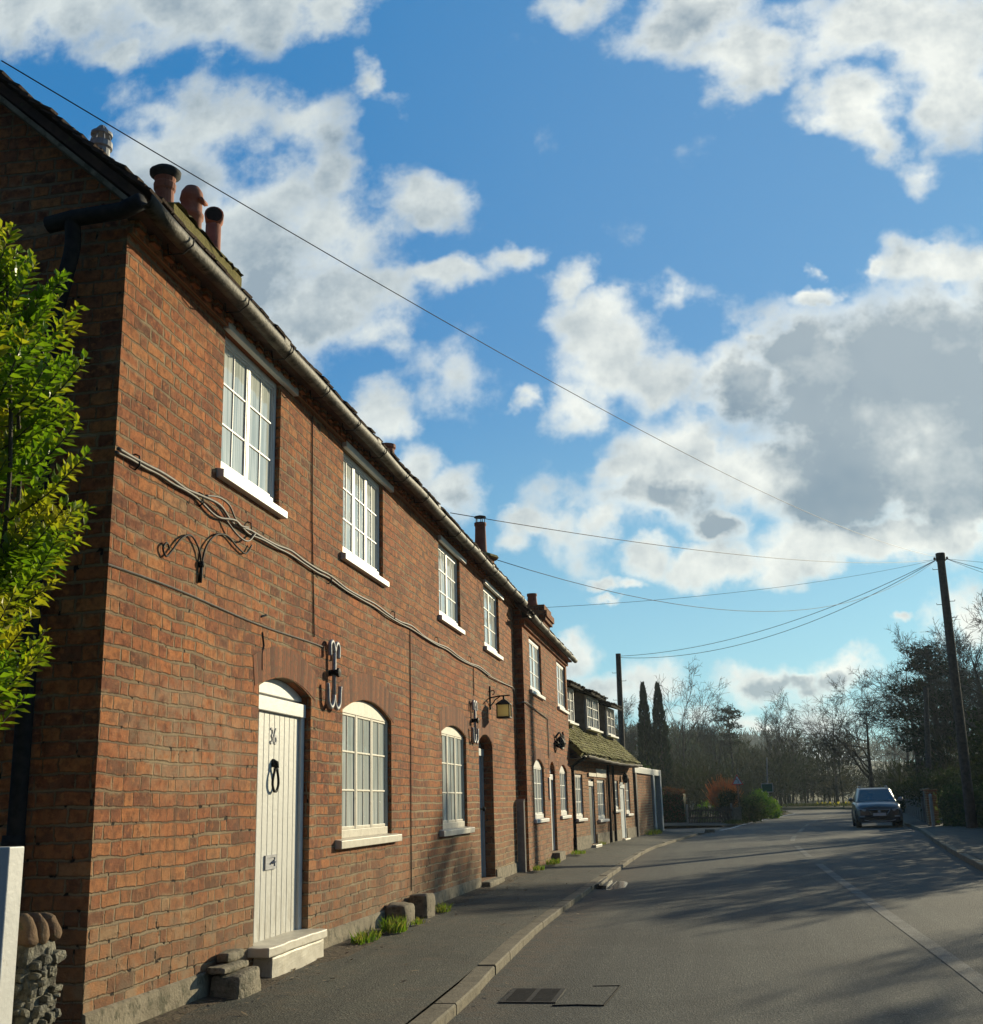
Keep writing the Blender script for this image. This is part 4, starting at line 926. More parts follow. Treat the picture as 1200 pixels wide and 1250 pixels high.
w.quad((-6.8, 0, 0), (-6.8, S2, 0), (-6.8, S2, 4.7), (-6.8, 0, 4.7)); w.build('wall', 'brick2', H2)
e = MB(); e.box(.001, .05, -.01, S2, 4.60, 4.70); e.box(.002, .14, -.12, S2 + .08, 4.702, 4.73); e.build('eaves_course', 'brick2', H2)
r = MB(); r.prism([(EN2, EZ2), (rn2, rz2(rn2)), (2 * rn2 - EN2, EZ2), (2 * rn2 - EN2, EZ2 - .06), (rn2, rz2(rn2) - .08), (EN2 - .04, EZ2 - .05)], lambda a, b, h: (a, h, b), -.12, S2 + .1)
tiles(r, -.14, S2 + .12, EN2 + .03, EZ2 - .01, rn2, rz2(rn2), seed=14, rows=4, jit=2.4); r.build('roof', 'tile', H2)
gutter_mb(-.15, S2 + .35, .20, 4.765, .060, joints=[.9, 1.9, 2.9, 3.9, 4.9, 5.9, 6.8], sag=.01, seed=6).build('gutter', 'gutter', H2, smooth=True)
for a, b, c, d in U2: window(H2, a, b, c, d, d, 2, 2, 3, sillw=.10, pane='pane_pale')
for a, b, c, d, e_ in L2: window(H2, a, b, c, d, e_, 2, 2, 3, sillw=.18, pane='pane_pale'); arch_bricks(H2, a, b, d, e_, .2)
arch_bricks(H2, *D2[0][:2], *D2[0][3:], .2)
dd, (l0, l1, lb, lt, dn) = door(H2, D2[0], 'grey_paint', 'white', planks=3)
st = MB(); st.box(-.1, .16, D2[0][0] - .05, D2[0][1] + .05, .12, .352); st.build('doorstep', 'concrete', H2, bevel=.015)
pq = MB(); pq.box(.002, .03, 2.92, 3.12, 1.42, 1.86); pq.build('plaque', 'white', H2, bevel=.01)
c = MB(); c.tube(catmull([(-.165 + .02, .0 - .05, 3.14), (.02, .05, 3.17), (.02, 1.4, 3.12), (.02, 2.6, 3.08), (.02, 3.0, 3.05), (.02, 3.05, 2.9), (.02, 3.05, 2.25)], 5), .013, 5); c.build('wall_cable', 'cable', H2)
cs = MB(); cs.box(-.82, -.22, 4.75, 5.9, 4.9, 5.42); cs.box(-.88, -.16, 4.69, 5.96, 5.423, 5.50); cs.box(-.92, -.12, 4.65, 6.0, 5.503, 5.64); cs.box(-.86, -.18, 4.71, 5.94, 5.643, 5.78); ch = cs.build('chimney_stack', 'brick', H2)
pp = MB(); pp.lathe((-.5, 5.0, 5.78), [(.135, 0), (.12, .1), (.105, .24), (.12, .26), (.12, .31), (.08, .31)], 16); pp.build('chimney_pot', 'terracotta', ch, smooth=True)
sg = thing('iron_ornament', 'dark wrought iron bracket ornament on the upper brick wall above a door', 'wall ornament', (-3.235, 25.85, 2.68))
m = MB(); m.tube(catmull([(.02, -.35, .05), (.10, -.25, .16), (.12, -.05, .10), (.10, .1, -.02), (.12, .3, .10), (.10, .38, .2)], 5), .022, 6)
m.tube(catmull([(.06, -.40, -.05), (.12, -.2, -.16), (.13, .05, -.17), (.10, .25, -.08), (.06, .32, .02)], 5), .03, 6)
m.lathe((.10, -.12, -.06), [(.0, -.12), (.10, -.08), (.13, 0), (.07, .1), (.0, .16)], 10); m.lathe((.10, .22, .02), [(.0, -.1), (.07, -.04), (.06, .08), (.0, .13)], 8)
m.build('scrollwork', 'black', sg); q = MB(); q.box(.0, .03, -.42, .40, -.10, -.06); q.build('back_plate', 'black', sg)

# ------------------------------------------------------------------ low cottage with dormers in a mossy roof
H3 = thing('dormer_cottage', 'low brown brick cottage with three dormers in its mossy tiled roof', 'house', (-3.3, 28.0, 0), -R(4.5))
A3, B3 = .45, 11.35
W3 = [(1.1, 2.1, .96, 2.03), (4.25, 5.5, .88, 1.93), (7.0, 8.0, 1.10, 1.95), (9.5, 10.4, .96, 2.04)]
DD3 = [(2.95, 3.8, .27, 1.95, 1.95), (8.25, 9.2, .24, 1.92, 1.92)]
w = MB(); facade(w, A3, B3, 0, 2.45, [(a, b, c, d, d) for a, b, c, d in W3] + DD3)
EN3, EZ3 = .34, 2.49; rz3 = lambda n: EZ3 + 1.0 * (EN3 - n); rn3 = -2.6
for s in (A3, B3): w.quad((0, s, 0), (0, s, rz3(0) - .09), (rn3, s, rz3(rn3) - .09), (-5.6, s, rz3(0) - .3), (-5.6, s, 0))
w.quad((-5.6, A3, 0), (-5.6, B3, 0), (-5.6, B3, 2.7), (-5.6, A3, 2.7)); w.build('wall', 'brick3', H3)
r = MB(); r.prism([(EN3, EZ3), (rn3, rz3(rn3)), (2 * rn3 - EN3, EZ3), (2 * rn3 - EN3, EZ3 - .07), (rn3, rz3(rn3) - .09), (EN3 - .05, EZ3 - .07)], lambda a, b, h: (a, h, b), A3 - .1, B3 - .75)
tiles(r, A3 - .13, B3 - .72, EN3 + .02, EZ3, rn3, rz3(rn3), gauge=.115, tw=.18, th=.02, seed=21, jit=2.6)
r.build('roof', 'moss', H3)
so3 = MB(); so3.box(.01, EN3 - .03, A3 - .08, B3 - .78, 2.385, 2.415); so3.build('soffit_board', 'pole_wood', H3)
gutter_mb(A3 + .1, B3 - .8, EN3 + .05, 2.45, .055, joints=[3.2, 6.0, 8.6], sag=.06, seed=9).build('gutter', 'gutter_dark', H3, smooth=True)
for (a, b, c, d), (li, co) in zip(W3, ((2, 2), (2, 2), (2, 2), (2, 2))): window(H3, a, b, c, d, d, li, co, 3, back=.05, sillw=.12, sill_n=.08, pane='pane_pale')
door(H3, (*DD3[0][:3], 1.93, 1.95), 'green_paint', 'white', planks=5, back=.08)
door(H3, (*DD3[1][:3], 1.90, 1.92), 'blue_paint', 'blue_paint', planks=5, back=.04)
for q in ((.14, 2.9, 3.85, .262), (.12, 8.2, 9.25, .235)):
    stp = MB(); stp.box(0, q[0], q[1], q[2], .1, q[3]); stp.build('doorstep', 'cream', H3, bevel=.012)
for a, b in ((A3, 2.9), (3.86, 8.2), (9.26, B3)):
    pl = MB(); pl.box(.001, .025, a, b, .1, .52); pl.build('plinth', 'concrete', H3)
hd = MB(); hd.box(.003, .045, 2.85, 3.95, 2.0, 2.09); hd.box(.003, .03, 4.1, 5.7, 2.0, 2.22); hd.build('lintel_board', 'cream', H3)
for s, m_ in ((5.95, 'black'), (6.8, 'black')):
    d = MB(); d.tube([(.05, s, 2.36), (.05, s, .22)], .04, 8); d.build('downpipe', m_, H3)
d = MB(); d.tube([(.36, A3 + .25, 2.40), (.2, A3 + .12, 2.3), (.06, A3 + .06, 2.2), (.06, A3 + .06, .2)], .04, 8); d.build('downpipe', 'black', H3)
lm = MB(); lm.lathe((.12, 8.75, 2.02), [(.03, .16), (.08, .1), (.10, .0), (.07, -.12), (.02, -.14)], 10); lm.tube([(.0, 8.75, 2.2), (.12, 8.75, 2.22), (.12, 8.75, 2.15)], .012, 5); lm.build('porch_lamp', 'flue', H3)
def dormer(a, b, zb, zt, n=-.30):
    back_n = n - 1.75
    ck = MB()
    ck.prism([(n - .03, rz3(n) - .06), (n - .03, zt), (back_n, zt + .45), (rn3 + .15, rz3(rn3 + .15) - .1)], lambda x, y_, h: (x, h, y_), a - .10, a)
    ck.prism([(n - .03, rz3(n) - .06), (n - .03, zt), (back_n, zt + .45), (rn3 + .15, rz3(rn3 + .15) - .1)], lambda x, y_, h: (x, h, y_), b, b + .10)
    ck.box(n - .06, n - .03, a, b, zb - .1, zt)
    D = ck.build('dormer', 'fence', H3)
    rf = MB()
    rf.prism([(n + .24, zt + .03), (rn3 + .1, zt + .80), (rn3 + .1, zt + .72), (n + .22, zt - .03)], lambda x, y_, h: (x, h, y_), a - .30, b + .30)
    tiles(rf, a - .32, b + .32, n + .27, zt + .02, rn3 + .1, zt + .80, gauge=.12, tw=.18, th=.03, seed=int(a * 7), jit=3.5)
    rf.build('dormer_roof', 'tile_backlit', D)
    # window standing at n
    mb = MB(); hd = zt - .02
    mb.box(n - .025, n + .03, a, a + .05, zb, hd); mb.box(n - .025, n + .03, b - .05, b, zb, hd); mb.box(n - .025, n + .03, a + .05, b - .05, hd - .05, hd); mb.box(n - .025, n + .04, a + .05, b - .05, zb, zb + .06)
    mid = (a + b) / 2; mb.box(n - .02, n + .028, mid - .025, mid + .025, zb + .06, hd - .05)
    for l0_, l1_ in ((a + .05, mid - .025), (mid + .025, b - .05)):
        for k in (1, 2):
            x = lerp(l0_, l1_, k / 3); mb.box(n - .008, n + .012, x - .011, x + .011, zb + .06, hd - .05)
            z = lerp(zb + .06, hd - .05, k / 3); mb.box(n - .01, n + .014, l0_, l1_, z - .011, z + .011)
    mb.box(n - .0, n + .13, a - .08, b + .08, zb - .05, zb - .002)
    W_ = mb.build('dormer_window', 'white', D); p = MB(); p.box(n - .024, n - .012, a + .03, b - .03, zb + .03, hd - .02); p.build('pane', 'pane', W_)
dormer(1.75, 2.80, 3.36, 4.28); dormer(4.75, 6.70, 3.36, 4.30); dormer(8.25, 9.72, 3.34, 4.22)

# flat roofed lean-to at the end of the cottage
H4 = thing('brick_outbuilding', 'small flat roofed brick outbuilding with a white fascia at the cottage end', 'outbuilding', (-3.3, 28.0, 0), -R(4.5))
w = MB(); facade(w, 11.75, 16.05, 0, 2.24, [], .1); back_box(w, 11.75, 16.05, 0, 2.24, 2.4); w.build('wall', 'brick3', H4)
f = MB(); f.box(-.06, .07, 11.36, 18.2, 2.245, 2.46); f.box(-2.4, -.061, 11.36, 18.2, 2.40, 2.455); f.build('fascia', 'grey_paint', H4, bevel=.01)
for a, b, nm, m_ in ((18.2, 18.62, 'post', 'grey_paint'), (16.06, 16.5, 'post', 'grey_paint'), (11.40, 11.72, 'post', 'pole_wood')):
    p = MB(); p.box(-.12, .075 if nm == 'post' else .02, a, b, .1, 2.47 if a > 18 else 2.24); p.build(nm, m_, H4, bevel=.008)
dr_ = MB(); dr_.box(-.30, -.26, 16.5, 18.2, .2, 2.24); D_ = dr_.build('door', 'green_paint', H4); p = MB(); p.box(-.258, -.20, 17.6, 17.75, 1.05, 1.35); p.build('lock', 'black', D_)

# ------------------------------------------------------------------ poles, wires, signs
def pole(loc, h, r0, r1, label, lean=(0, 0), steps=(), name='utility_pole', group=None, sd=1):
    t = thing(name, label, 'utility pole', loc, 0, group); m = MB()
    m.tube([(lean[0] * k / 8, lean[1] * k / 8, h * k / 8) for k in range(9)], [lerp(r0, r1, k / 8) for k in range(9)], 12); m.build('shaft', 'pole_wood', t, smooth=False)
    if steps:
        for i, z in enumerate(steps):
            s = MB(); q = z / h; sg = 1 if i % 2 else -1; s.tube([(lean[0] * q + sg * .05, 0, z), (lean[0] * q + sg * .32, 0, z), (lean[0] * q + sg * .32, 0, z + .05)], .012, 5); s.build('step_iron', 'black', t)
    return t
PR = pole((8.94, 43.8, .1), 9.72, .19, .14, 'tall dark utility pole behind the right footway with many wires at its top', (.06, 0), [9.2, 8.0, 7.9, 7.4, 6.4, 6.3, 5.8, 5.3, 4.6])
tp = MB(); tp.lathe((.06, 0, 9.5), [(.17, 0), (.17, .28), (.15, .3)], 12); tp.tube([(-.16, -.02, 9.55), (.06, -.02, 9.55), (.28, -.02, 9.55)], .02, 6)
for x in (-.16, .28): tp.lathe((x, -.02, 9.55), [(.03, 0), (.045, .04), (.03, .1)], 8)
tp.build('insulator', 'black', PR)
PM = pole((-3.92, 56, .05), 8.22, .16, .125, 'plain dark utility pole rising behind the dormer cottage', (.09, 0), [7.3, 6.9, 6.0, 5.9, 5.2, 5.1])
pole((10.75, 62, .1), 6.45, .15, .12, 'dark utility pole standing among the trees on the right', (.5, 0))
def wire(name_lab, a, b, sag, r=.012, n=26):
    a, b = Vector(a), Vector(b); m = MB()
    m.tube([a.lerp(b, k / n) - Vector((0, 0, 4 * sag * (k / n) * (1 - k / n))) for k in range(n + 1)], r, 5)
    tag(m.build('overhead_wire', 'wire', smooth=True), name_lab, 'overhead wire', 'overhead wires')
PT = (8.85, 43.75, 9.66); PT2 = (9.2, 43.75, 9.66)
wire('upper of two sagging wires from the right pole to the pole behind the cottage', PT, (-3.8, 56, 8.15), .75, .011)
wire('lower of two sagging wires from the right pole to the pole behind the cottage', PT, (-3.82, 55.95, 8.08), 1.05, .011)
wire('highest thin wire from the right pole to the eaves of the near terrace', PT, (-3.2, 14.9, 5.22), .35, .006)
wire('deeply sagging thin wire from the right pole to the far eaves of the near terrace', PT, (-3.2, 18.0, 5.22), 1.35, .006)
wire('thin nearly straight wire from the right pole to the second house chimney', PT, (-3.5, 26.1, 5.72), .25, .005)
wire('long wire sloping across the whole sky from the right pole to above the gable', (8.9, 43.75, 9.75), (-5.0, 7.0, 7.03), .65, .0055)
wire('wire leaving the right pole downwards towards the right edge', PT2, (18, 41, 6.6), .3, .010)
wire('steep thin wire leaving the right pole towards the right edge', PT2, (14, 38.5, 6.4), .2, .006)
wire('nearly level thin wire leaving the right pole towards the right edge', PT2, (24, 46, 9.2), .4, .006)
# warning sign
ws = thing('warning_sign', 'red bordered triangular road warning sign with a bend arrow beside the orange shrub', 'road sign', (1.58, 64.95, .1))
m = MB(); m.tube([(0, 0.04, 0), (0, .04, 2.45)], .038, 8); m.build('post', 'fence', ws)
def tri(a, z0): return [(-a / 2, z0), (a / 2, z0), (0, z0 + a * .866)]
m = MB(); m.prism(tri(.66, 1.93), lambda a, b, h: (a, h, b), -.012, 0.0); m.build('sign_border', 'sign_red', ws)
m = MB(); m.prism(tri(.47, 1.985), lambda a, b, h: (a, h, b), -.016, -.0125); m.build('sign_face', 'sign_white', ws)
m = MB(); m.tube([(.05, -.019, 2.02), (.05, -.019, 2.15), (.02, -.019, 2.2), (-.06, -.019, 2.23)], .022, 5); m.prism([(-.045, 2.18), (-.045, 2.28), (-.12, 2.235)], lambda a, b, h: (a, h, b), -.022, -.018); m.build('bend_arrow', 'sign_black', ws)
gs = thing('green_sign', 'small green rectangular road sign on a thin pale post by the bend', 'road sign', (4.08, 85, .1))
m = MB(); m.tube([(.02, .05, 0), (.05, .05, 2.2), (.16, .05, 3.98)], .045, 8); m.build('post', 'steel', gs)
m = MB(); m.box(-.38, .40, -.015, 0, 1.58, 2.18); m.build('sign_border', 'sign_white', gs)
m = MB(); m.box(-.35, .37, -.021, -.0155, 1.61, 2.15); m.build('sign_face', 'sign_green', gs)
nb = thing('white_board', 'low white notice board with two posts on the far verge left of the car', 'sign', (13.6, 104, .1))
m = MB(); m.box(-.75, .75, -.03, 0, .55, 1.25); m.box(-.5, .35, -.035, -.0305, .72, .82); m.build('panel', 'sign_white', nb)
for x in (-.68, .68):
    m = MB(); m.box(x - .04, x + .04, .001, .07, 0, 1.2); m.build('leg', 'white', nb)

# ------------------------------------------------------------------ car
def make_car(loc, rz):
    t = thing('parked_car', 'dark grey blue sport utility car facing the viewer on the right side of the road', 'car', loc, rz)
    # stations along the car (y: 0 nose .. 4.35 tail): half width, sill z, belt z, top z
    ST = [(.0, .60, .30, .62, .70), (.06, .78, .24, .72, .82), (.22, .86, .22, .80, .93), (.55, .91, .22, .88, 1.0), (1.15, .925, .23, .94, 1.06), (1.5, .93, .23, .96, 1.08), (2.6, .93, .23, .98, 1.08), (3.6, .92, .24, 1.0, 1.08), (4.15, .86, .28, .98, 1.06), (4.33, .78, .34, .92, 1.0)]
    m = MB(); n = 0
    for (y, w, zb, zs, zt) in ST:
        half = [(w * .88, zb), (w * .985, zb + .10), (w, lerp(zb, zs, .55)), (w * .985, zs), (w * .90, lerp(zs, zt, .65)), (w * .66, zt), (0, zt + .025)]
        sec = half + [(-x, z) for x, z in half[:-1]][::-1]; n = len(sec)
        m.v += [(x, y, z) for x, z in sec]
    for i in range(len(ST) - 1):
        for k in range(n - 1): m.f.append((i * n + k, i * n + k + 1, (i + 1) * n + k + 1, (i + 1) * n + k))
        m.f.append((i * n + n - 1, i * n, (i + 1) * n, (i + 1) * n + n - 1))
    m.f.append(tuple(range(n))); m.f.append(tuple((len(ST) - 1) * n + k for k in range(n))[::-1])
    b = m.build('body', 'carpaint', t, smooth=True, bevel=.02)
    # cabin: lower ring on the belt, upper ring the roof
    lo = [(1.18, .80), (1.75, .86), (3.5, .86), (4.2, .78)]; hi = [(1.98, .60), (2.4, .66), (3.3, .66), (3.85, .60)]
    zl, zh = [1.05, 1.06, 1.06, 1.03], [1.575, 1.635, 1.64, 1.56]
    m = MB()
    for (y, w), z in zip(lo, zl): m.v += [(-w, y, z), (w, y, z)]
    for (y, w), z in zip(hi, zh): m.v += [(-w, y, z), (w, y, z)]
    L = lambda i, s: i * 2 + s; Hh = lambda i, s: 8 + i * 2 + s
    m.f += [(L(0, 0), L(0, 1), Hh(0, 1), Hh(0, 0)), (L(3, 1), L(3, 0), Hh(3, 0), Hh(3, 1))]
    for i in range(3):
        for s in (0, 1): m.f.append((L(i, s), L(i + 1, s), Hh(i + 1, s), Hh(i, s)))
        m.f.append((Hh(i, 0), Hh(i, 1), Hh(i + 1, 1), Hh(i + 1, 0)))
    m.build('cabin', 'carpaint', t, bevel=.05)
    d = Vector((0, .80, .525)); nrm = Vector((0, -.525, .80)).normalized() * .006
    a = lambda x0, f: Vector((x0, lerp(1.18, 1.98, f), lerp(1.05, 1.575, f))) + nrm
    m = MB(); m.quad(a(-.72, .07), a(.72, .07), a(.565, .92), a(-.565, .92)); m.build('windscreen', 'carglass', t)
    for sx in (-1, 1):
        m = MB(); e = .008
        m.quad((sx * (.835 + e), 1.62, 1.10), (sx * (.85 + e), 3.7, 1.10), (sx * (.665 + e), 3.45, 1.57), (sx * (.645 + e), 2.2, 1.57)); m.build('side_window', 'carglass', t)
        m = MB(); m.tube([(sx * .56, 2.1, 1.66), (sx * .56, 2.4, 1.70), (sx * .56, 3.5, 1.69)], .018, 6); m.build('roof_rail', 'steel', t)
        m = MB(); m.tube([(sx * .86, 1.55, 1.08), (sx * .95, 1.5, 1.12)], .03, 6); m.lathe((sx * 1.02, 1.48, 1.14), [(.02, -.09), (.085, -.05), (.10, 0), (.085, .06), (.02, .09)], 10); m.build('wing_mirror', 'carpaint' if sx < 0 else 'steel', t, smooth=True)
        m = MB(); m.prism([(sx * .50, .745), (sx * .845, .79), (sx * .875, .70), (sx * .56, .665)], lambda x, z, h: (x, h + .16 * ((abs(x) - .5) / .38), z), -.035, .12); m.build('headlight', 'lampglass', t, bevel=.01)
        m = MB(); m.box(sx * .70 - .11, sx * .70 + .11, -.03, .1, .44, .50); m.build('fog_lamp', 'lampglass', t)
        for y in (.86, 3.5):
            c = (sx * .83, y, .345); T = Matrix.Rotation(math.pi / 2, 3, 'Y')
            m = MB(); m.lathe(c, [(.20, -.11), (.325, -.11), (.345, -.07), (.345, .07), (.325, .11), (.20, .11)], 24, T); wh = m.build('wheel', 'rubber', t)
            m = MB(); m.lathe((c[0] + sx * .085, c[1], c[2]), [(.215, -.02), (.215, .02), (.19, .0), (.06, .02)], 20, T); m.build('rim', 'steel', wh)
            m = MB()
            ap = [(y + .43 * math.cos(q), .30 + .43 * math.sin(q)) for q in [math.pi * k / 10 for k in range(11)]] + [(y - .37, .24)] + [(y + .365 * math.cos(q), .30 + .365 * math.sin(q)) for q in [math.pi * k / 10 for k in range(10, -1, -1)]] + [(y + .37, .24)]
            m.prism(ap, lambda p, z, h: (h, p, z), sx * .86, sx * .945); m.build('arch_trim', 'carblack', t)
    m = MB(); m.prism([(-.47, .745), (.47, .745), (.33, .50), (-.33, .50)], lambda x, z, h: (x, h, z), -.045, .08); gr = m.build('grille', 'carblack', t, bevel=.01)
    m = MB()
    for sx in (-1, 1): m.tube([(sx * .43, -.055, .73), (sx * .30, -.06, .53)], .014, 6)
    m.tube([(-.42, -.055, .735), (.42, -.055, .735)], .009, 6); m.lathe((0, -.06, .66), [(.055, -.008), (.055, .008)], 16, Matrix.Rotation(math.pi / 2, 3, 'X')); m.build('badge_trim', 'chrome', gr)
    m = MB(); m.box(-.26, .26, -.075, -.05, .485, .60); m.build('number_plate', 'plate', t, bevel=.004)
    m = MB(); m.prism([(-.80, .43), (.80, .43), (.72, .22), (-.72, .22)], lambda x, z, h: (x, h, z), -.035, .25); m.build('bumper', 'carblack', t, bevel=.02)
    m = MB(); m.tube([(-.62, -.045, .32), (-.4, -.055, .27), (.4, -.055, .27), (.62, -.045, .32)], .02, 6); m.build('skid_plate', 'steel', t)
    return t
make_car((6.95, 51.6, .0), -R(4))

# ------------------------------------------------------------------ foliage kit
def leaf(mb, p, d, up, L, W):
    """one folded leaf: two quads sharing the midrib"""
    s = d.cross(up)
    if s.length < 1e-5: s = d.cross(Vector((.3, .5, .8)))
    s.normalize(); u = s.cross(d).normalized(); b = len(mb.v)
    a0 = p; m1 = p + d * L * .5 - u * W * .12; a1 = p + d * L
    mb.v += [tuple(a0), tuple(m1 + s * W * .5 + u * W * .25), tuple(a1), tuple(m1 - s * W * .5 + u * W * .25), tuple(m1)]
    mb.f += [(b, b + 1, b + 4), (b + 1, b + 2, b + 4), (b, b + 4, b + 3), (b + 4, b + 2, b + 3)]
def blade(mb, p, d, L, W):
    s = d.cross(Vector((random.random() - .5, random.random() - .5, random.random() - .5)))
    if s.length < 1e-5: s = Vector((1, 0, 0))
    s.normalize(); b = len(mb.v)
    mb.v += [tuple(p - s * W * .3), tuple(p + d * L * .55 + s * W * .5), tuple(p + d * L), tuple(p + d * L * .45 - s * W * .5)]
    mb.f.append((b, b + 1, b + 2, b + 3))
def rv3(rng):
    while True:
        v = Vector((rng.uniform(-1, 1), rng.uniform(-1, 1), rng.uniform(-1, 1)))
        if .05 < v.length < 1: return v.normalized()
def lump(mb, rng, c, r, n, size, hollow=.55, upb=.3, asp=.55, fold=True, floor=None):
    """leaves through an uneven ellipsoid with clumps"""
    c = Vector(c); r = Vector(r)
    cl = []
    for k in range(max(6, n // 60)):
        v = rv3(rng) * rng.uniform(.45, 1.0); cl.append(Vector((v.x * r.x, v.y * r.y, v.z * r.z)))
    for k in range(n):
        if rng.random() < .75: o = rng.choice(cl) + Vector((rng.gauss(0, .17) * r.x, rng.gauss(0, .17) * r.y, rng.gauss(0, .17) * r.z))
        else:
            v = rv3(rng) * rng.uniform(hollow, 1.0); o = Vector((v.x * r.x, v.y * r.y, v.z * r.z))
        p = c + o
        if floor is not None and p.z < floor: p.z = floor + rng.uniform(0, .1)
        d = (Vector((o.x / r.x, o.y / r.y, o.z / r.z)) * .6 + rv3(rng) * .8 + Vector((0, 0, upb))).normalized()
        s = size * rng.uniform(.6, 1.35)
        if fold: leaf(mb, p, d, rv3(rng), s, s * asp)
        else: blade(mb, p, d, s, s * asp)
def stems(mb, rng, base, top_r, h, n, r=.02):
    for k in range(n):
        a = rng.uniform(0, 6.28); q = rng.uniform(.2, 1); e = Vector((math.cos(a) * top_r[0] * q, math.sin(a) * top_r[1] * q, h * rng.uniform(.55, 1)))
        b = Vector(base) + Vector((rng.uniform(-.15, .15), rng.uniform(-.15, .15), 0))
        mb.tube(catmull([b, b + Vector((e.x * .25, e.y * .25, e.z * .45)), b + e], 4), [r * (1 - .8 * i / 8) for i in range(9)], 5, cap=False)
def bush(name, label, loc, lumps, m, n, size, seed, asp=.55, fold=True, cat='bush', group=None, stemn=8, upb=.3):
    rng = random.Random(seed); t = thing(name, label, cat, loc, 0, group)
    mb = MB(); tot = sum(r[0] * r[1] * r[2] for c, r in lumps)
    for c, r in lumps: lump(mb, rng, c, r, max(30, int(n * r[0] * r[1] * r[2] / tot)), size, upb=upb, asp=asp, fold=fold, floor=.02)
    mb.build('foliage', m, t, recalc=False)
    s = MB(); hh = max(c[2] + r[2] * .5 for c, r in lumps); stems(s, rng, (0, 0, 0), (lumps[0][1][0] * .8, lumps[0][1][1] * .8), hh, stemn, .025); s.build('stem', 'bark', t, recalc=False)
    return t
def bare_tree(seed, H, r0, spread=.55, kids=(9, 6, 5, 4), trunk_frac=.45, len0=.5, droop=0.0, wig=.16, lean=0, fork=False, twigr=.012, upt=.18):
    rng = random.Random(seed); tr, cr = MB(), MB()
    def limb(p, d, L, r, lev):
        n = (6, 5, 4, 3, 3)[lev]; sides = (9, 6, 4, 3, 3)[lev]; pts = [p.copy()]; rs = [r]; dirs = [d.copy()]
        for i in range(n):
            d = (d + rv3(rng) * wig * (1 if lev else .35) + Vector((0, 0, upt if lev and lev < 3 else -droop))).normalized()
            p = p + d * (L / n); pts.append(p.copy()); dirs.append(d.copy())
            t = (i + 1) / n; rs.append(max(twigr * .6, r * (1 - (.88 if lev == 0 else .75) * t)))
        (tr if lev == 0 else cr).tube(pts, rs, sides, cap=False)
        if lev < len(kids):
            for k in range(kids[lev]):
                t = trunk_frac + (1 - trunk_frac) * (k + rng.random()) / kids[lev] if lev == 0 else rng.uniform(.22, 1.0)
                f = min(n - 1e-4, t * n); i = int(f); q = pts[i].lerp(pts[i + 1], f - i); dd = dirs[i + 1]
                ax = dd.cross(rv3(rng));
                if ax.length < 1e-4: continue
                ang = rng.uniform(.45, 1.0) * (spread * 1.9 if lev == 0 else 1.0) * (.55 if lev == 0 and t > .92 else 1)
                nd = (Matrix.Rotation(ang, 3, ax.normalized()) @ dd).normalized()
                if lev == 0 and nd.z < .05: nd.z = .1; nd.normalize()
                cl = L * rng.uniform(.45, .75) * (len0 / .5 if lev == 0 else 1) * (1.15 - .55 * t if lev == 0 else 1.05 - .35 * t)
                limb(q, nd, cl, max(twigr, rs[i] * (.5 if lev == 0 else .55)), lev + 1)
    limb(Vector((0, 0, -.1)), Vector((lean, 0, 1)).normalized(), H * .78, r0, 0)
    if fork:
        for k in range(fork): limb(Vector((rng.uniform(-.5, .5), rng.uniform(-.5, .5), -.1)), Vector((rng.uniform(-.22, .22), rng.uniform(-.2, .2), 1)).normalized(), H * .74 * rng.uniform(.8, 1), r0 * .8, 0)
    return tr, cr
def tree(name, label, loc, mbs, rz=0, group='bare trees', cm='twig'):
    t = thing(name, label, 'tree', loc, rz, group); mbs[0].build('trunk', 'bark', t, smooth=True, recalc=False); mbs[1].build('crown', cm, t, recalc=False); return t

# near shrub at the left edge
rng = random.Random(77)
sh = thing('privet_shrub', 'tall bright yellow green shrub against the shaded gable at the left edge', 'shrub', (-3.60, 4.95, .15)); SZ = .36
lf, stm = MB(), MB()
for k in range(300):
    z = rng.uniform(1.35, 3.85); a = rng.uniform(0, 6.283)
    z += SZ; R_ = interp([(1.2, .36), (1.7, .50), (2.4, .68), (3.1, .62), (3.6, .50), (4.2, .22)], z - SZ) * rng.uniform(.40, 1.10)
    d = Vector((math.cos(a) * .8, math.sin(a) * .8, rng.uniform(.35, 1.2))).normalized()
    L_ = rng.uniform(.30, .55); e = Vector((math.cos(a) * R_, math.sin(a) * R_, z)); b = e - d * L_
    bend = Vector((0, 0, .10))
    pts = [b, b + d * L_ * .5 - bend * .2, e + bend * .3]
    stm.tube(catmull(pts, 3), [.006, .0055, .005, .0045, .004, .003, .002], 4, cap=False)
    nl = int(L_ / .018)
    for i in range(nl):
        q = (i + .5) / nl; p = (pts[0].lerp(pts[1], q * 2) if q < .5 else pts[1].lerp(pts[2], q * 2 - 1))
        for sg in (-1, 1):
            s = d.cross(Vector((0, 0, 1))).normalized(); s = Matrix.Rotation(i * 1.57 + rng.uniform(-.4, .4), 3, d) @ s
            ld = (d * rng.uniform(.35, .8) + s * sg + Vector((0, 0, rng.uniform(-.1, .35)))).normalized(); Lf = rng.uniform(.045, .098) * (1.0 if q < .85 else .75)
            leaf(lf, p, ld, (Vector((0, 0, 1)) + rv3(rng) * .5), Lf, Lf * .55)
for k in range(9):
    a = k * .7; stm.tube(catmull([(.05 * math.cos(a), .05 * math.sin(a), 0), (.12 * math.cos(a), .12 * math.sin(a), 1.2), (.32 * math.cos(a), .32 * math.sin(a), 2.6), (.2 * math.cos(a * 1.3), .2 * math.sin(a * 1.3), 4.0)], 5), [.022 - .001 * i for i in range(16)], 6, cap=False)
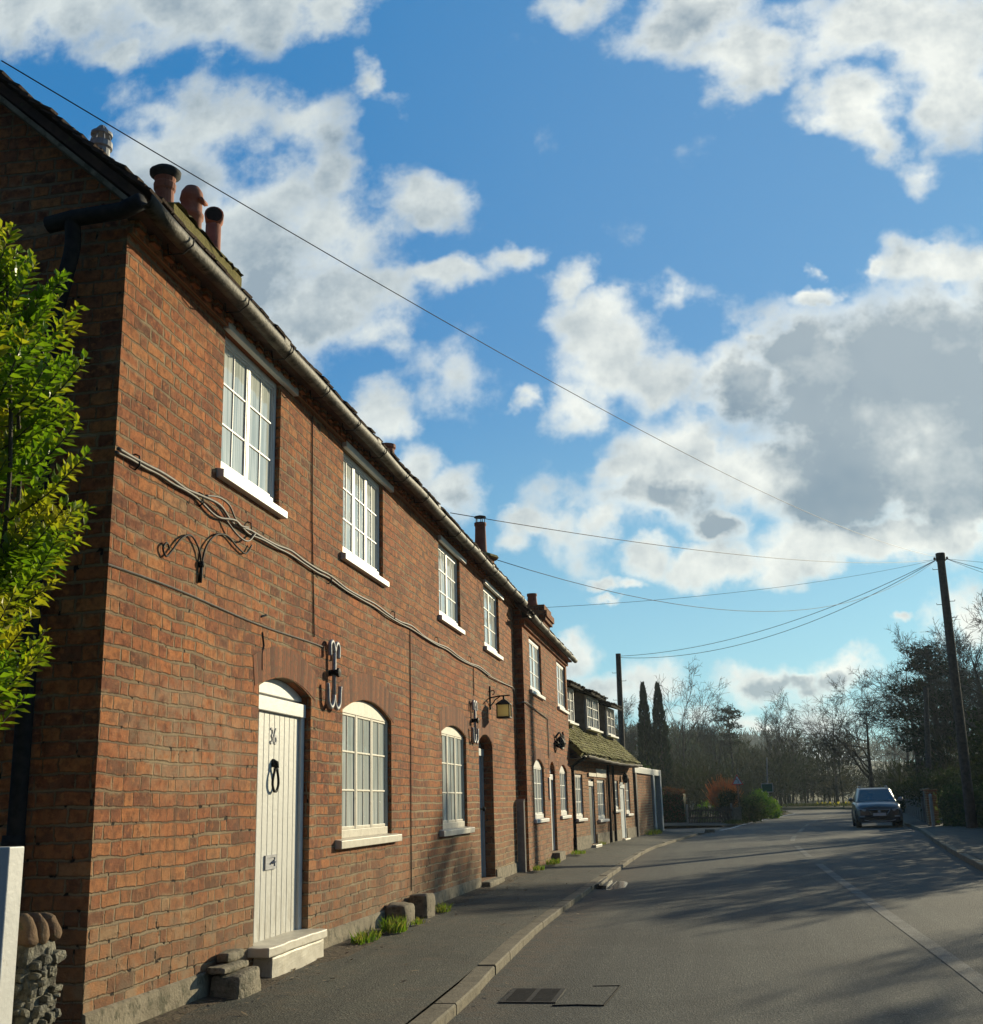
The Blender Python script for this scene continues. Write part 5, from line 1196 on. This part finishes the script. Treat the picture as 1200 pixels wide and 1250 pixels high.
lf.build('foliage', 'leaf_bright', sh, recalc=False); stm.build('stem', 'bark', sh, recalc=False)
# white post, flint pier
wp = thing('white_gatepost', 'plain white painted gatepost at the lower left edge', 'post', (-3.12, 4.88, .1))
m = MB(); m.box(-.10, .07, -.06, .06, 0, 1.12); m.build('post', 'white', wp, bevel=.006); m = MB(); m.box(-.60, -.101, -.02, .02, .05, .98); m.build('gate_board', 'white', wp, bevel=.004)
fw = thing('flint_wall', 'low flint garden wall with rounded coping beside the brick gable', 'wall', (-3.46, 5.66, .1)); rng = random.Random(31)
m = MB(); rough_box(m, -.13, .13, -.16, .12, -.05, .64, 10, .02, 9, 3, 0, .03)
for k in range(120):
    f = rng.random()
    if f < .5: p = (rng.uniform(-.11, .11), -.165, rng.uniform(.03, .58))
    else: p = (.13, rng.uniform(-.14, .10), rng.uniform(.03, .58))
    sx, sy, sz = [rng.uniform(.016, .045) for _ in range(3)]
    rough_box(m, p[0] - sx, p[0] + sx, p[1] - sy, p[1] + sy, p[2] - sz * .7, p[2] + sz * .7, 3, .016, 14, k, 0, .014)
m.build('flint_face', 'flint', fw)
m = MB()
for k, y in enumerate((-.19, -.085, .02)): rough_box(m, -.165, .165, y, y + .10, .62, .77, 7, .018, 7, 40 + k, .30, .06)
m.build('coping', 'coping', fw, smooth=True)

# grass tufts and litter at the wall foot
def tuft(loc, n, h, r, label, seed, m='grass', name='weed_tuft'):
    rng = random.Random(seed); mb = MB()
    h *= .72
    for k in range(int(n * .55)):
        a = rng.uniform(0, 6.283); q = rng.random() ** .5; p = Vector((math.cos(a) * r[0] * q, math.sin(a) * r[1] * q, 0)); d = Vector((rng.uniform(-.5, .5), rng.uniform(-.5, .5), 1)).normalized()
        L = h * rng.uniform(.4, 1.0); s = Vector((rng.uniform(-1, 1), rng.uniform(-1, 1), 0)).normalized() * rng.uniform(.004, .011); bn = Vector((d.x, d.y, 0)) * L * .5
        b = len(mb.v); mb.v += [tuple(p - s), tuple(p + s), tuple(p + d * L * .6 + s * .7), tuple(p + d * L * .6 - s * .7), tuple(p + d * L + bn)]; mb.f += [(b, b + 1, b + 2, b + 3), (b + 3, b + 2, b + 4)]
    return tag(mb.build(name, m, recalc=False, loc=loc), label, 'weeds', 'weeds at the foot of the walls')
tuft((-3.22, 10.95, .15), 260, .16, (.10, .35), 'green weed tuft below the large arched window, longest of its kind', 1)
tuft((-3.16, 11.75, .15), 300, .24, (.12, .25), 'tallest bright weed tuft just before the pair of stone blocks', 2)
tuft((-3.14, 12.5, .15), 150, .10, (.10, .22), 'low weeds growing in front of the nearer paired stone block', 3)
tuft((-3.15, 13.85, .15), 160, .17, (.10, .22), 'small weed tuft just past the pair of stone blocks', 4)
tuft((-3.08, 21.35, .19), 200, .16, (.10, .30), 'weeds round the foot of the grey board', 5)
tuft((-3.05, 23.2, .2), 300, .16, (.12, .5), 'weeds under the nearer arched window of the second house', 6)
tuft((-2.98, 27.0, .22), 320, .14, (.16, .5), 'weeds along the far end of the second house wall', 7)
tuft((-2.92, 32.2, .23), 160, .16, (.12, .4), 'weeds before the cottage between its two doors', 8)
tuft((-2.05, 42.6, .2), 700, .30, (.35, 1.9), 'wide grass clump at the foot of the outbuilding', 9)
rng = random.Random(12); li = MB()
for k in range(620):
    y = rng.uniform(6.3, 20) if k < 430 else rng.uniform(8, 30); x = -3.36 + abs(rng.gauss(0, .20)) if k < 430 else rng.uniform(-3.2, -1.5)
    z = pave_z(x, y) + .016; a = rng.uniform(0, 6.3); L = rng.uniform(.01, .045); W_ = rng.uniform(.004, .016)
    c_, s_ = math.cos(a), math.sin(a); p = Vector((x, y, z)); d = Vector((c_, s_, rng.uniform(-.1, .3))); s = Vector((-s_, c_, rng.uniform(-.2, .2)))
    li.quad(p - d * L - s * W_ * .4, p + s * W_, p + d * L, p - s * W_)
tag(li.build('leaf_litter', mat('dry_litter', mottled((.12, .085, .05), (.28, .21, .12), 15, .9, .002)), recalc=False), 'dry leaf litter and crumbs along the wall foot', 'leaf litter', kind='stuff')
so_ = MB(); rng = random.Random(8); pr = None
for k in range(60):
    y = 6.2 + k * .25; wdt = .17 + .06 * math.sin(k * .9) + rng.uniform(0, .10) + (.10 if 9.6 < y < 11.2 else 0)
    row = [(-3.385, y, pave_z(-3.385, y) + .02), (-3.385 + wdt * .5, y, pave_z(-3.385 + wdt * .5, y) + .010), (-3.385 + wdt, y, pave_z(-3.385 + wdt, y) - .004)]
    if pr:
        for a in range(2): so_.quad(pr[a], pr[a + 1], row[a + 1], row[a])
    pr = row
struct(so_, 'soil_strip', 'soil')
ks = MB(); ks.prism([(-.25, 0), (.2, 0), (.17, .13), (-.2, .15)], lambda a, b, h: (a, h, b), 0, .45)
tag(ks.build('kerb_stone', 'stone', None, loc=(-.02, 49.9, -.01), bevel=.02), 'single pale kerb stone at the mouth of the side road', 'kerb stone')

# ------------------------------------------------------------------ beyond the side road
def cypress(loc, H, r, label, seed):
    rng = random.Random(seed); t = thing('cypress_tree', label, 'tree', loc, 0, 'columnar cypresses behind the cottage'); mb = MB()
    for k in range(5200):
        z = H * rng.random() ** .9; f = z / H
        rr = r * (interp([(0, .75), (.12, .95), (.35, 1.0), (.6, .78), (.8, .50), (.93, .22), (1, .03)], f)) * (1 + .10 * math.sin(z * 5 + seed))
        a = rng.uniform(0, 6.283); q = rng.uniform(.55, 1.05); p = Vector((math.cos(a) * rr * q, math.sin(a) * rr * q, z))
        blade(mb, p, Vector((math.cos(a) * .35, math.sin(a) * .35, 1)).normalized(), rng.uniform(.18, .42), .09)
    mb.build('crown', 'conifer', t, recalc=False); s = MB(); s.tube([(0, 0, 0), (0, 0, H * .5), (0, 0, H * .92)], [r * .25, r * .18, .02], 7); s.build('trunk', 'bark', t)
cypress((-4.42, 90, .2), 9.75, .62, 'left one of two slim dark cypress trees behind the cottage', 1)
cypress((-3.30, 90, .2), 9.70, .72, 'right one of two slim dark cypress trees behind the cottage', 2)
rng = random.Random(41)
# copper hedge: clipped block of leaves
def hedge(name, label, pts, w, h, m, n, size, seed, cat='hedge', core='soil', rough=.12):
    rng = random.Random(seed); mb = MB(); P = [Vector((*p, 0)) for p in pts]; t = thing(name, label, cat, (*pts[0], .05)); o = P[0]
    Ls = [(b - a).length for a, b in zip(P, P[1:])]; tot = sum(Ls)
    def at(d):
        for (a, b), L in zip(zip(P, P[1:]), Ls):
            if d <= L: return a + (b - a) * (d / L), (b - a).normalized()
            d -= L
        return P[-1], (P[-1] - P[-2]).normalized()
    for k in range(n):
        p, d = at(rng.uniform(0, tot)); s = Vector((d.y, -d.x, 0)); f = rng.random(); hh = h * (1 + .07 * math.sin(p.y * 1.7 + seed) + .05 * math.sin(p.x * 4 + p.y * 3.1))
        if f < .36: c = Vector((0, 0, hh)) + s * rng.uniform(-w / 2, w / 2)
        else: c = s * (w / 2 if f < .75 else -w / 2) + Vector((0, 0, rng.uniform(.05, 1) * hh))
        c += rv3(rng) * rng.uniform(0, rough); sz = size * rng.uniform(.6, 1.3); q = p - o + c; q.z = max(.02, q.z)
        leaf(mb, q, (rv3(rng) + s * (.4 if f < .75 else -.4) + Vector((0, 0, .3))).normalized(), rv3(rng), sz, sz * .6)
    mb.build('foliage', m, t, recalc=False)
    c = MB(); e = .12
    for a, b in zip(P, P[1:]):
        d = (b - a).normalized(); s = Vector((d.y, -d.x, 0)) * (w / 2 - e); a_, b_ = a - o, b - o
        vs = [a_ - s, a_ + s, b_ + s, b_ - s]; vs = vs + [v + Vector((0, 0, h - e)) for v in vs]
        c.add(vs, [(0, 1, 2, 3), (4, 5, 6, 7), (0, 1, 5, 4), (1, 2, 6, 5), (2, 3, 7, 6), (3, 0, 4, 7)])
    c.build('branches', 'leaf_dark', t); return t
hedge('copper_hedge', 'clipped reddish brown hedge block beside the side road', [(-4.9, 66.5), (-1.3, 66.2)], 1.5, 1.72, 'leaf_copper', 4200, .12, 3)
fe = thing('picket_fence', 'dark wooden picket fence along the side road corner', 'fence', (-1.1, 63.2, .1)); rng = random.Random(5)
m = MB()
for k in range(26): m.box(k * .085 + .004, k * .085 + .07, -.012, .012, .02, .82 + rng.uniform(-.03, .05))
m.build('pickets', 'pole_wood', fe); m = MB(); m.box(-.02, 2.25, .013, .05, .25, .33); m.box(-.02, 2.25, .013, .05, .62, .70); m.build('rail', 'pole_wood', fe)
for x in (-.05, 2.24):
    m = MB(); m.box(x - .05, x + .05, .055, .15, 0, 1.0); m.build('post', 'wood_grey', fe)
pi_ = MB(); pi_.box(1.18, 1.62, 63.0, 63.4, .05, .78); pi_.box(1.14, 1.66, 62.96, 63.44, .783, .86)
tag(pi_.build('stone_pier', 'stone', bevel=.02), 'low sandstone pier at the end of the dark picket fence', 'pier')
# orange shrub: upright coloured stems
os_ = thing('orange_shrub', 'shrub of bare orange red stems behind the warning sign', 'shrub', (1.0, 69.5, .1)); mb = MB(); rng = random.Random(6); tw = MB()
for k in range(520):
    a = rng.uniform(0, 6.283); q = rng.random() ** .5; b = Vector((math.cos(a) * .3 * q, math.sin(a) * .3 * q, .3)); e = Vector((math.cos(a) * .95 * q - .15 + rng.uniform(-.3, .3), math.sin(a) * .9 * q, rng.uniform(1.3, 2.8) * (1 - .25 * q)))
    tw.tube([b, b.lerp(e, .5) + rv3(rng) * .1, e], [.016, .013, .006], 3, cap=False)
tw.build('stems', 'twig_orange', os_, recalc=False)
bush('round_bush', 'dark round evergreen bush right behind the stone pier', (1.15, 65.4, .08), [((0, 0, .8), (.75, .7, .95))], 'leaf_dark', 2600, .11, 61)
bush('ivy_bush', 'pale variegated ivy bush between the dark bush and the bright one', (2.25, 68.0, .08), [((0, 0, .62), (.8, 1.2, .85)), ((.35, -.6, .4), (.5, .8, .5))], 'leaf_ivy', 3000, .12, 62)
bush('bright_bush', 'bright green leafy clump at the tip of the corner by the green sign', (3.55, 79.5, .08), [((-.2, 0, .75), (.75, 2.4, 1.0)), ((.5, 1.5, .4), (.6, 2.0, .6))], 'leaf_green', 3200, .20, 63)
bush('garden_shrub', 'sunlit green garden shrub just behind the picket fence', (-.2, 65.6, .08), [((0, 0, .45), (.8, .6, .55))], 'leaf_green', 700, .13, 64)
bush('ivy_mound', 'green ivy covered bush rising behind the outbuilding post', (-3.0, 53.6, .05), [((-.35, 0, 1.5), (1.15, 1.3, 1.45)), ((-.6, .2, 2.5), (.75, .9, .75)), ((.4, 0, 2.0), (.5, .6, 1.0))], 'leaf_ivy', 5200, .14, 65)
# verge plants
def ground_tufts(path, n, h, m, name, label, cat, seed, spread=.6, kind='stuff', size=.03):
    rng = random.Random(seed); mb = MB()
    for k in range(n):
        i = rng.randrange(len(path) - 1); t = rng.random(); a, b = path[i], path[i + 1]
        p = Vector((lerp(a[0], b[0], t) + rng.gauss(0, spread * .5), lerp(a[1], b[1], t) + rng.gauss(0, spread), a[2])); d = Vector((rng.uniform(-.5, .5), rng.uniform(-.5, .5), 1)).normalized()
        blade(mb, p, d, h * rng.uniform(.4, 1.1), size)
    return tag(mb.build(name, m, recalc=False), label, cat, kind=kind)
ground_tufts([(1.3, 60, .1), (1.2, 64, .1), (3.2, 76, .1), (5.0, 92, .1), (5.8, 102, .1)], 2600, .22, 'verge_grass', 'verge_grass', 'short rough grass on the corner verge', 'grass', 3, .5)
ground_tufts([(8, 134, .3), (13.8, 124, .3), (15.6, 112, .3), (16, 104, .3)], 3200, .40, 'verge_grass', 'verge_grass', 'long grass on the verge beyond the bend', 'grass', 4, 1.2, size=.08)
ground_tufts([(11.0, 130, .35), (13.6, 124, .35)], 50, .45, 'daff', 'daffodils', 'patch of yellow daffodils on the verge beyond the bend', 'flowers', 5, .5, size=.2)

# right side: fence, pier, hedges
fr = thing('board_fence', 'weathered close boarded fence along the right footway behind the car', 'fence', (8.85, 50.6, .13)); rng = random.Random(15); m = MB()
dv = Vector((13.2 - 8.85, 85 - 50.6, 0)); Lf = dv.length; dv.normalize(); sv = Vector((dv.y, -dv.x, 0)); k = 0; d = 0
while d < Lf:
    a = dv * d; b = dv * (d + .118); th = sv * .02; h = 1.32 + rng.uniform(-.01, .01); jo = sv * rng.uniform(-.006, .006)
    vs = [a + jo, b + jo, b + jo + th, a + jo + th]; m.add(vs + [v + Vector((0, 0, h)) for v in vs], [(0, 1, 2, 3), (4, 5, 6, 7), (0, 1, 5, 4), (1, 2, 6, 5), (2, 3, 7, 6), (3, 0, 4, 7)]); d += .125
m.build('boards', 'fence', fr)
for i in range(13):
    a = dv * (i * 2.9) - sv * .06; m = MB(); m.box(a.x - .06, a.x + .06, a.y - .06, a.y + .06, 0, 1.42); m.build('post', 'wood_grey', fr)
gp = MB(); gp.box(8.45, 8.85, 49.1, 49.5, .1, 1.42); gp.box(8.41, 8.89, 49.06, 49.54, 1.423, 1.5)
tag(gp.build('brick_pier', 'brick', bevel=.01), 'red brick gate pier at the near end of the board fence', 'pier')
gw = MB(); gw.box(8.30, 8.40, 47.6, 47.7, .1, 1.25); gw.lathe((8.35, 47.65, 1.25), [(.07, 0), (.05, .05), (.0, .09)], 4)
tag(gw.build('pale_post', 'grey_paint'), 'pale painted gatepost between the brick pier and the hedge', 'post')
hedge('ivy_hedge', 'ivy covered hedge along the right footway at the foot of the pole', [(9.2, 48.4), (9.75, 44.0), (9.7, 41.0), (9.2, 34.0), (8.7, 25.0)], 1.0, 1.35, 'leaf_ivy', 9000, .12, 16)
bush('dark_shrub', 'dark rounded evergreen behind the board fence near the brick pier', (10.6, 57, .2), [((0, 0, 1.2), (1.9, 2.2, .95))], 'leaf_dark', 4200, .15, 71)
bush('tall_laurel', 'tall dark evergreen shrub nearest on the right behind the ivy hedge', (10.6, 36.8, .2), [((0, 0, 2.5), (1.3, 2.0, 2.5)), ((.1, .4, 4.9), (1.0, 1.7, 1.3))], 'leaf_dark', 5200, .17, 72, group='evergreens along the right side')
bush('tall_laurel', 'tall dark evergreen shrub second along the right side', (10.8, 33.2, .2), [((0, 0, 2.3), (1.5, 2.0, 2.4)), ((-.1, .3, 4.5), (1.0, 1.6, 1.1))], 'leaf_dark', 5200, .17, 73, group='evergreens along the right side')
bush('tall_laurel', 'lower dark evergreen shrub along the right side past the pole', (11.3, 49.0, .2), [((0, 0, 1.9), (1.6, 1.8, 1.9))], 'leaf_dark', 4200, .17, 74, group='evergreens along the right side')
bush('tall_holly', 'tallest dark evergreen at the right edge, with bare tops, beside the pole', (10.7, 40.2, .2), [((0, 0, 2.6), (1.2, 1.9, 2.6)), ((.3, .3, 5.3), (1.0, 1.7, 1.9)), ((.4, .9, 7.2), (.8, 1.5, 1.5)), ((.3, -.9, 6.7), (.6, .8, 1.2))], 'leaf_dark', 7500, .17, 75, group='evergreens along the right side')
for i, (x, y, rx, ry, h) in enumerate([(15.5, 66, 3.2, 3, 2.2), (18, 74, 3.5, 4, 2.2), (14.5, 84, 2.6, 5, 1.7), (19, 90, 3.5, 5, 2.0), (16.5, 102, 2.5, 4, 1.9)]):
    bush('evergreen_thicket', ['dense dark thicket behind the fence under the tall conifer', 'highest dark thicket at the right below the big bare trees', 'dark thicket behind the far end of the board fence', 'broad dark thicket far back on the right', 'farthest dark thicket by the right hand bend'][i], (x, y, .2), [((0, 0, h * .5), (rx, ry, h * .62)), ((rx * .4, .5, h * .8), (rx * .5, ry * .5, h * .4)), ((-rx * .4, -.6, h * .7), (rx * .4, ry * .4, h * .4))], 'leaf_dark', 5200, .27, 80 + i, group='evergreen thickets on the right')

# bare trees
T = {}
T['oak'] = bare_tree(3, 11, .26, .75, (11, 8, 6, 5), .25, .55, 0, .20, upt=.08, twigr=.013)
T['ash'] = bare_tree(8, 11, .20, .5, (10, 6, 5, 3), .30, .48, 0, .14, upt=.20, twigr=.016)
T['multi'] = bare_tree(12, 13, .16, .36, (7, 6, 4, 3), .32, .36, 0, .13, fork=3, upt=.22, twigr=.016)
T['open'] = bare_tree(21, 11, .22, .55, (8, 6, 4, 3), .34, .62, 0, .16, upt=.14, twigr=.018)
def place(key, name, label, loc, sc=1.0, rz=0.0, cache={}):
    if key not in cache:
        o = tree(name, label, loc, T[key], rz); cache[key] = o
    else:
        o = copy_tree(cache[key]); o.location = loc; o.rotation_euler = (0, 0, rz); o['label'] = label; o.name = name
    o.scale = (sc, sc, sc); return o
place('open', 'bare_tree', 'bare wide forked tree right of the two cypresses', (-1.9, 110, 0), 1.0, .4)
place('ash', 'bare_tree', 'faint thin bare tree between the forked tree and the flat topped pine', (1.2, 128, .3), .92, 1.0)
place('multi', 'bare_tree', 'tall cluster of bare stems in the gap left of the car', (9.6, 150, .3), 1.02, 0)
place('open', 'bare_tree', 'bare tree with thin upswept branches just left of the car', (13.4, 130, .3), .98, 2.2)
place('oak', 'bare_tree', 'big spreading bare tree right behind the car', (14.0, 82, .2), 1.0, .5)
place('oak', 'bare_tree', 'lower spreading bare tree just left of the big one behind the car', (11.9, 92, .2), .86, 3.6)
place('oak', 'bare_tree', 'bare spreading tree behind the tall conifer', (17.8, 80, .2), 1.12, 2.6)
place('oak', 'bare_tree', 'bare tree at the right edge beside the tall pole', (14.6, 54, .3), .70, 4.1)
place('oak', 'bare_tree', 'rounded dense bare tree between the conifer and the tall pole', (15.6, 68, .2), .98, 1.3)
place('ash', 'bare_tree', 'slender bare tree left of the conifer in the right group', (15.0, 74, .3), .95, 3.0)
place('multi', 'bare_tree', 'bare many stemmed tree far back on the right', (20.5, 96, .3), .95, 1.6)
place('oak', 'bare_tree', 'bare tree in the far right background beyond the bend', (19.0, 118, .3), .95, 5.2)
place('ash', 'bare_tree', 'small bare tree behind the cypresses', (-7.5, 108, .3), .85, 2.0)
place('ash', 'bare_tree', 'bare sapling right of the near evergreens', (11.6, 27.0, .2), .50, .7)
place('open', 'bare_tree', 'bare young tree nearest the viewer on the right', (11.4, 22.5, .2), .50, 1.9)
place('ash', 'bare_tree', 'second bare young tree near the viewer on the right', (12.5, 17.6, .2), .42, 2.9)
# flat topped pine and tall conifer
def conifer(name, label, loc, H, tiers, r0, seed, m):
    rng = random.Random(seed); t = thing(name, label, 'tree', loc); tr = MB(); cr = MB()
    tr.tube([(0, 0, -.1), (.1, 0, H * .4), (-.05, .05, H * .75), (.05, 0, H * .98)], [r0, r0 * .8, r0 * .5, .03], 8, cap=False)
    for (f, L, n) in tiers:
        for k in range(n):
            a = rng.uniform(0, 6.283); z = H * (f + rng.uniform(-.02, .02)); ll = L * rng.uniform(.6, 1.1); d = Vector((math.cos(a), math.sin(a), rng.uniform(.0, .35))).normalized()
            e = Vector((0, 0, z)) + d * ll; tr.tube([Vector((0, 0, z)), Vector((0, 0, z)) + d * ll * .5 + Vector((0, 0, .12)), e], [.06, .04, .015], 4, cap=False)
            for c in range(int(17 * ll)):
                q = rng.uniform(.3, 1.08); p = Vector((0, 0, z)) + d * ll * q + Vector((rng.gauss(0, .28), rng.gauss(0, .28), rng.gauss(0, .09)))
                for j in range(3): blade(cr, p, (rv3(rng) + Vector((d.x, d.y, .3)) * .8).normalized(), rng.uniform(.18, .4), .09)
    tr.build('trunk', 'bark', t, smooth=True, recalc=False); cr.build('crown', m, t, recalc=False)
conifer('pine_tree', 'thin flat topped pine standing alone on the skyline', (2.75, 130, .3), 10.6, [(.99, .6, 5), (.95, 1.2, 8), (.88, 1.6, 8), (.80, 1.5, 7), (.71, 1.3, 6), (.63, 1.4, 5), (.55, 1.0, 3)], .17, 4, 'pine')
conifer('cedar_tree', 'tall dark conifer with flat layered boughs behind the far right pole', (13.35, 72, .2), 9.5, [(.99, .5, 4), (.96, 1.1, 7), (.90, 1.4, 8), (.83, 1.6, 9), (.75, 1.9, 9), (.67, 2.1, 9), (.58, 2.3, 9), (.48, 2.4, 8), (.38, 2.4, 8), (.28, 2.2, 7)], .24, 9, 'conifer')

# wooded hills: terrain and woodland
def hill(name, c, size, hfun, m, nx=40, ny=24):
    mb = MB()
    for i in range(nx + 1):
        for j in range(ny + 1):
            x = c[0] + (i / nx - .5) * size[0]; y = c[1] + (j / ny - .5) * size[1]; mb.v.append((x, y, hfun(x, y)))
    for i in range(nx):
        for j in range(ny): q = i * (ny + 1) + j; mb.f.append((q, q + ny + 1, q + ny + 2, q + 1))
    return struct(mb, name, m, smooth=True)
def h1(x, y):
    t = max(0, min(1, (y - 118) / 110)); t = t * t * (3 - 2 * t)
    return -.2 + t * interp([(-160, 15), (-60, 12), (-20, 9.0), (0, 7.5), (12, 3.0), (22, 1.0), (40, .5), (160, .5)], x * 200 / max(y, 120))
hill('hill', (-60, 220), (330, 220), h1, 'meadow')
def h2(x, y):
    t = max(0, min(1, (y - 330) / 260)); t = t * t * (3 - 2 * t)
    return -.3 + t * interp([(-400, 34), (-60, 30), (30, 22), (75, 17), (130, 15), (260, 22), (500, 30)], x * 600 / max(y, 300))
hill('hill', (60, 640), (1300, 640), h2, 'meadow')
def wood(name, label, area, n, hfun, hr, seed, blades, bs, ever=.15, m='wood_mass'):
    rng = random.Random(seed); mb = MB()
    for k in range(n):
        while True:
            x, y = rng.uniform(*area[0]), rng.uniform(*area[1])
            if area[2](x, y): break
        z = hfun(x, y); H = rng.uniform(*hr); r = H * rng.uniform(.28, .42)
        mb.tube([(x, y, z - .2), (x + rng.uniform(-.3, .3), y, z + H * .7)], [H * .014, H * .007], 3, cap=False)
        for c in range(blades):
            v = rv3(rng) * rng.uniform(.35, 1); p = Vector((x + v.x * r, y + v.y * r, z + H * .60 + v.z * H * .40)); blade(mb, p, (v * .7 + rv3(rng) * .5 + Vector((0, 0, .5))).normalized(), bs * rng.uniform(.6, 1.5), bs * .22)
    return tag(mb.build(name, m, recalc=False), label, 'woodland', kind='stuff')
wood('woodland', 'brown leafless woodland covering the hill behind the cottages', ((-110, 22), (122, 230), lambda x, y: x < 11 + (y - 120) * .02 + 3), 700, h1, (5.5, 8.2), 51, 210, .62)
wood('woodland', 'far hazy woodland on the ridge closing the valley', ((-260, 330), (380, 720), lambda x, y: True), 1100, h2, (8, 13), 52, 60, 2.2)
wood('undergrowth', 'brown undergrowth and saplings between the side road and the hill', ((-24, 6), (84, 124), lambda x, y: x < -1 + (y - 84) * .16), 190, lambda x, y: .1, (2.4, 5.0), 53, 230, .40)
wood('undergrowth', 'low scrub along the field edge beyond the bend', ((-6, 40), (142, 170), lambda x, y: True), 190, lambda x, y: .4, (2.4, 4.6), 54, 170, .45)
wood('undergrowth', 'tangle of bare brush below the trees on the right', ((12.5, 34), (58, 126), lambda x, y: x > 11 + (y - 58) * .10), 170, lambda x, y: .3, (2.0, 4.6), 55, 150, .5)

# ------------------------------------------------------------------ air: thin even haze down the valley
hz_ = MB(); hz_.box(-420, 420, -60, 860, -1.2, 62)
def haze_build():
    o = hz_.build('haze', 'meadow')
    m = bpy.data.materials.new('valley_air'); m.use_nodes = True; nt = m.node_tree; nt.nodes.clear()
    v = nt.nodes.new('ShaderNodeVolumePrincipled'); v.inputs['Color'].default_value = (.78, .92, 1.0, 1); v.inputs['Density'].default_value = .0003; v.inputs['Anisotropy'].default_value = .3
    ou = nt.nodes.new('ShaderNodeOutputMaterial'); nt.links.new(v.outputs[0], ou.inputs['Volume'])
    o.data.materials.clear(); o.data.materials.append(m); tag(o, kind='stuff')
haze_build()
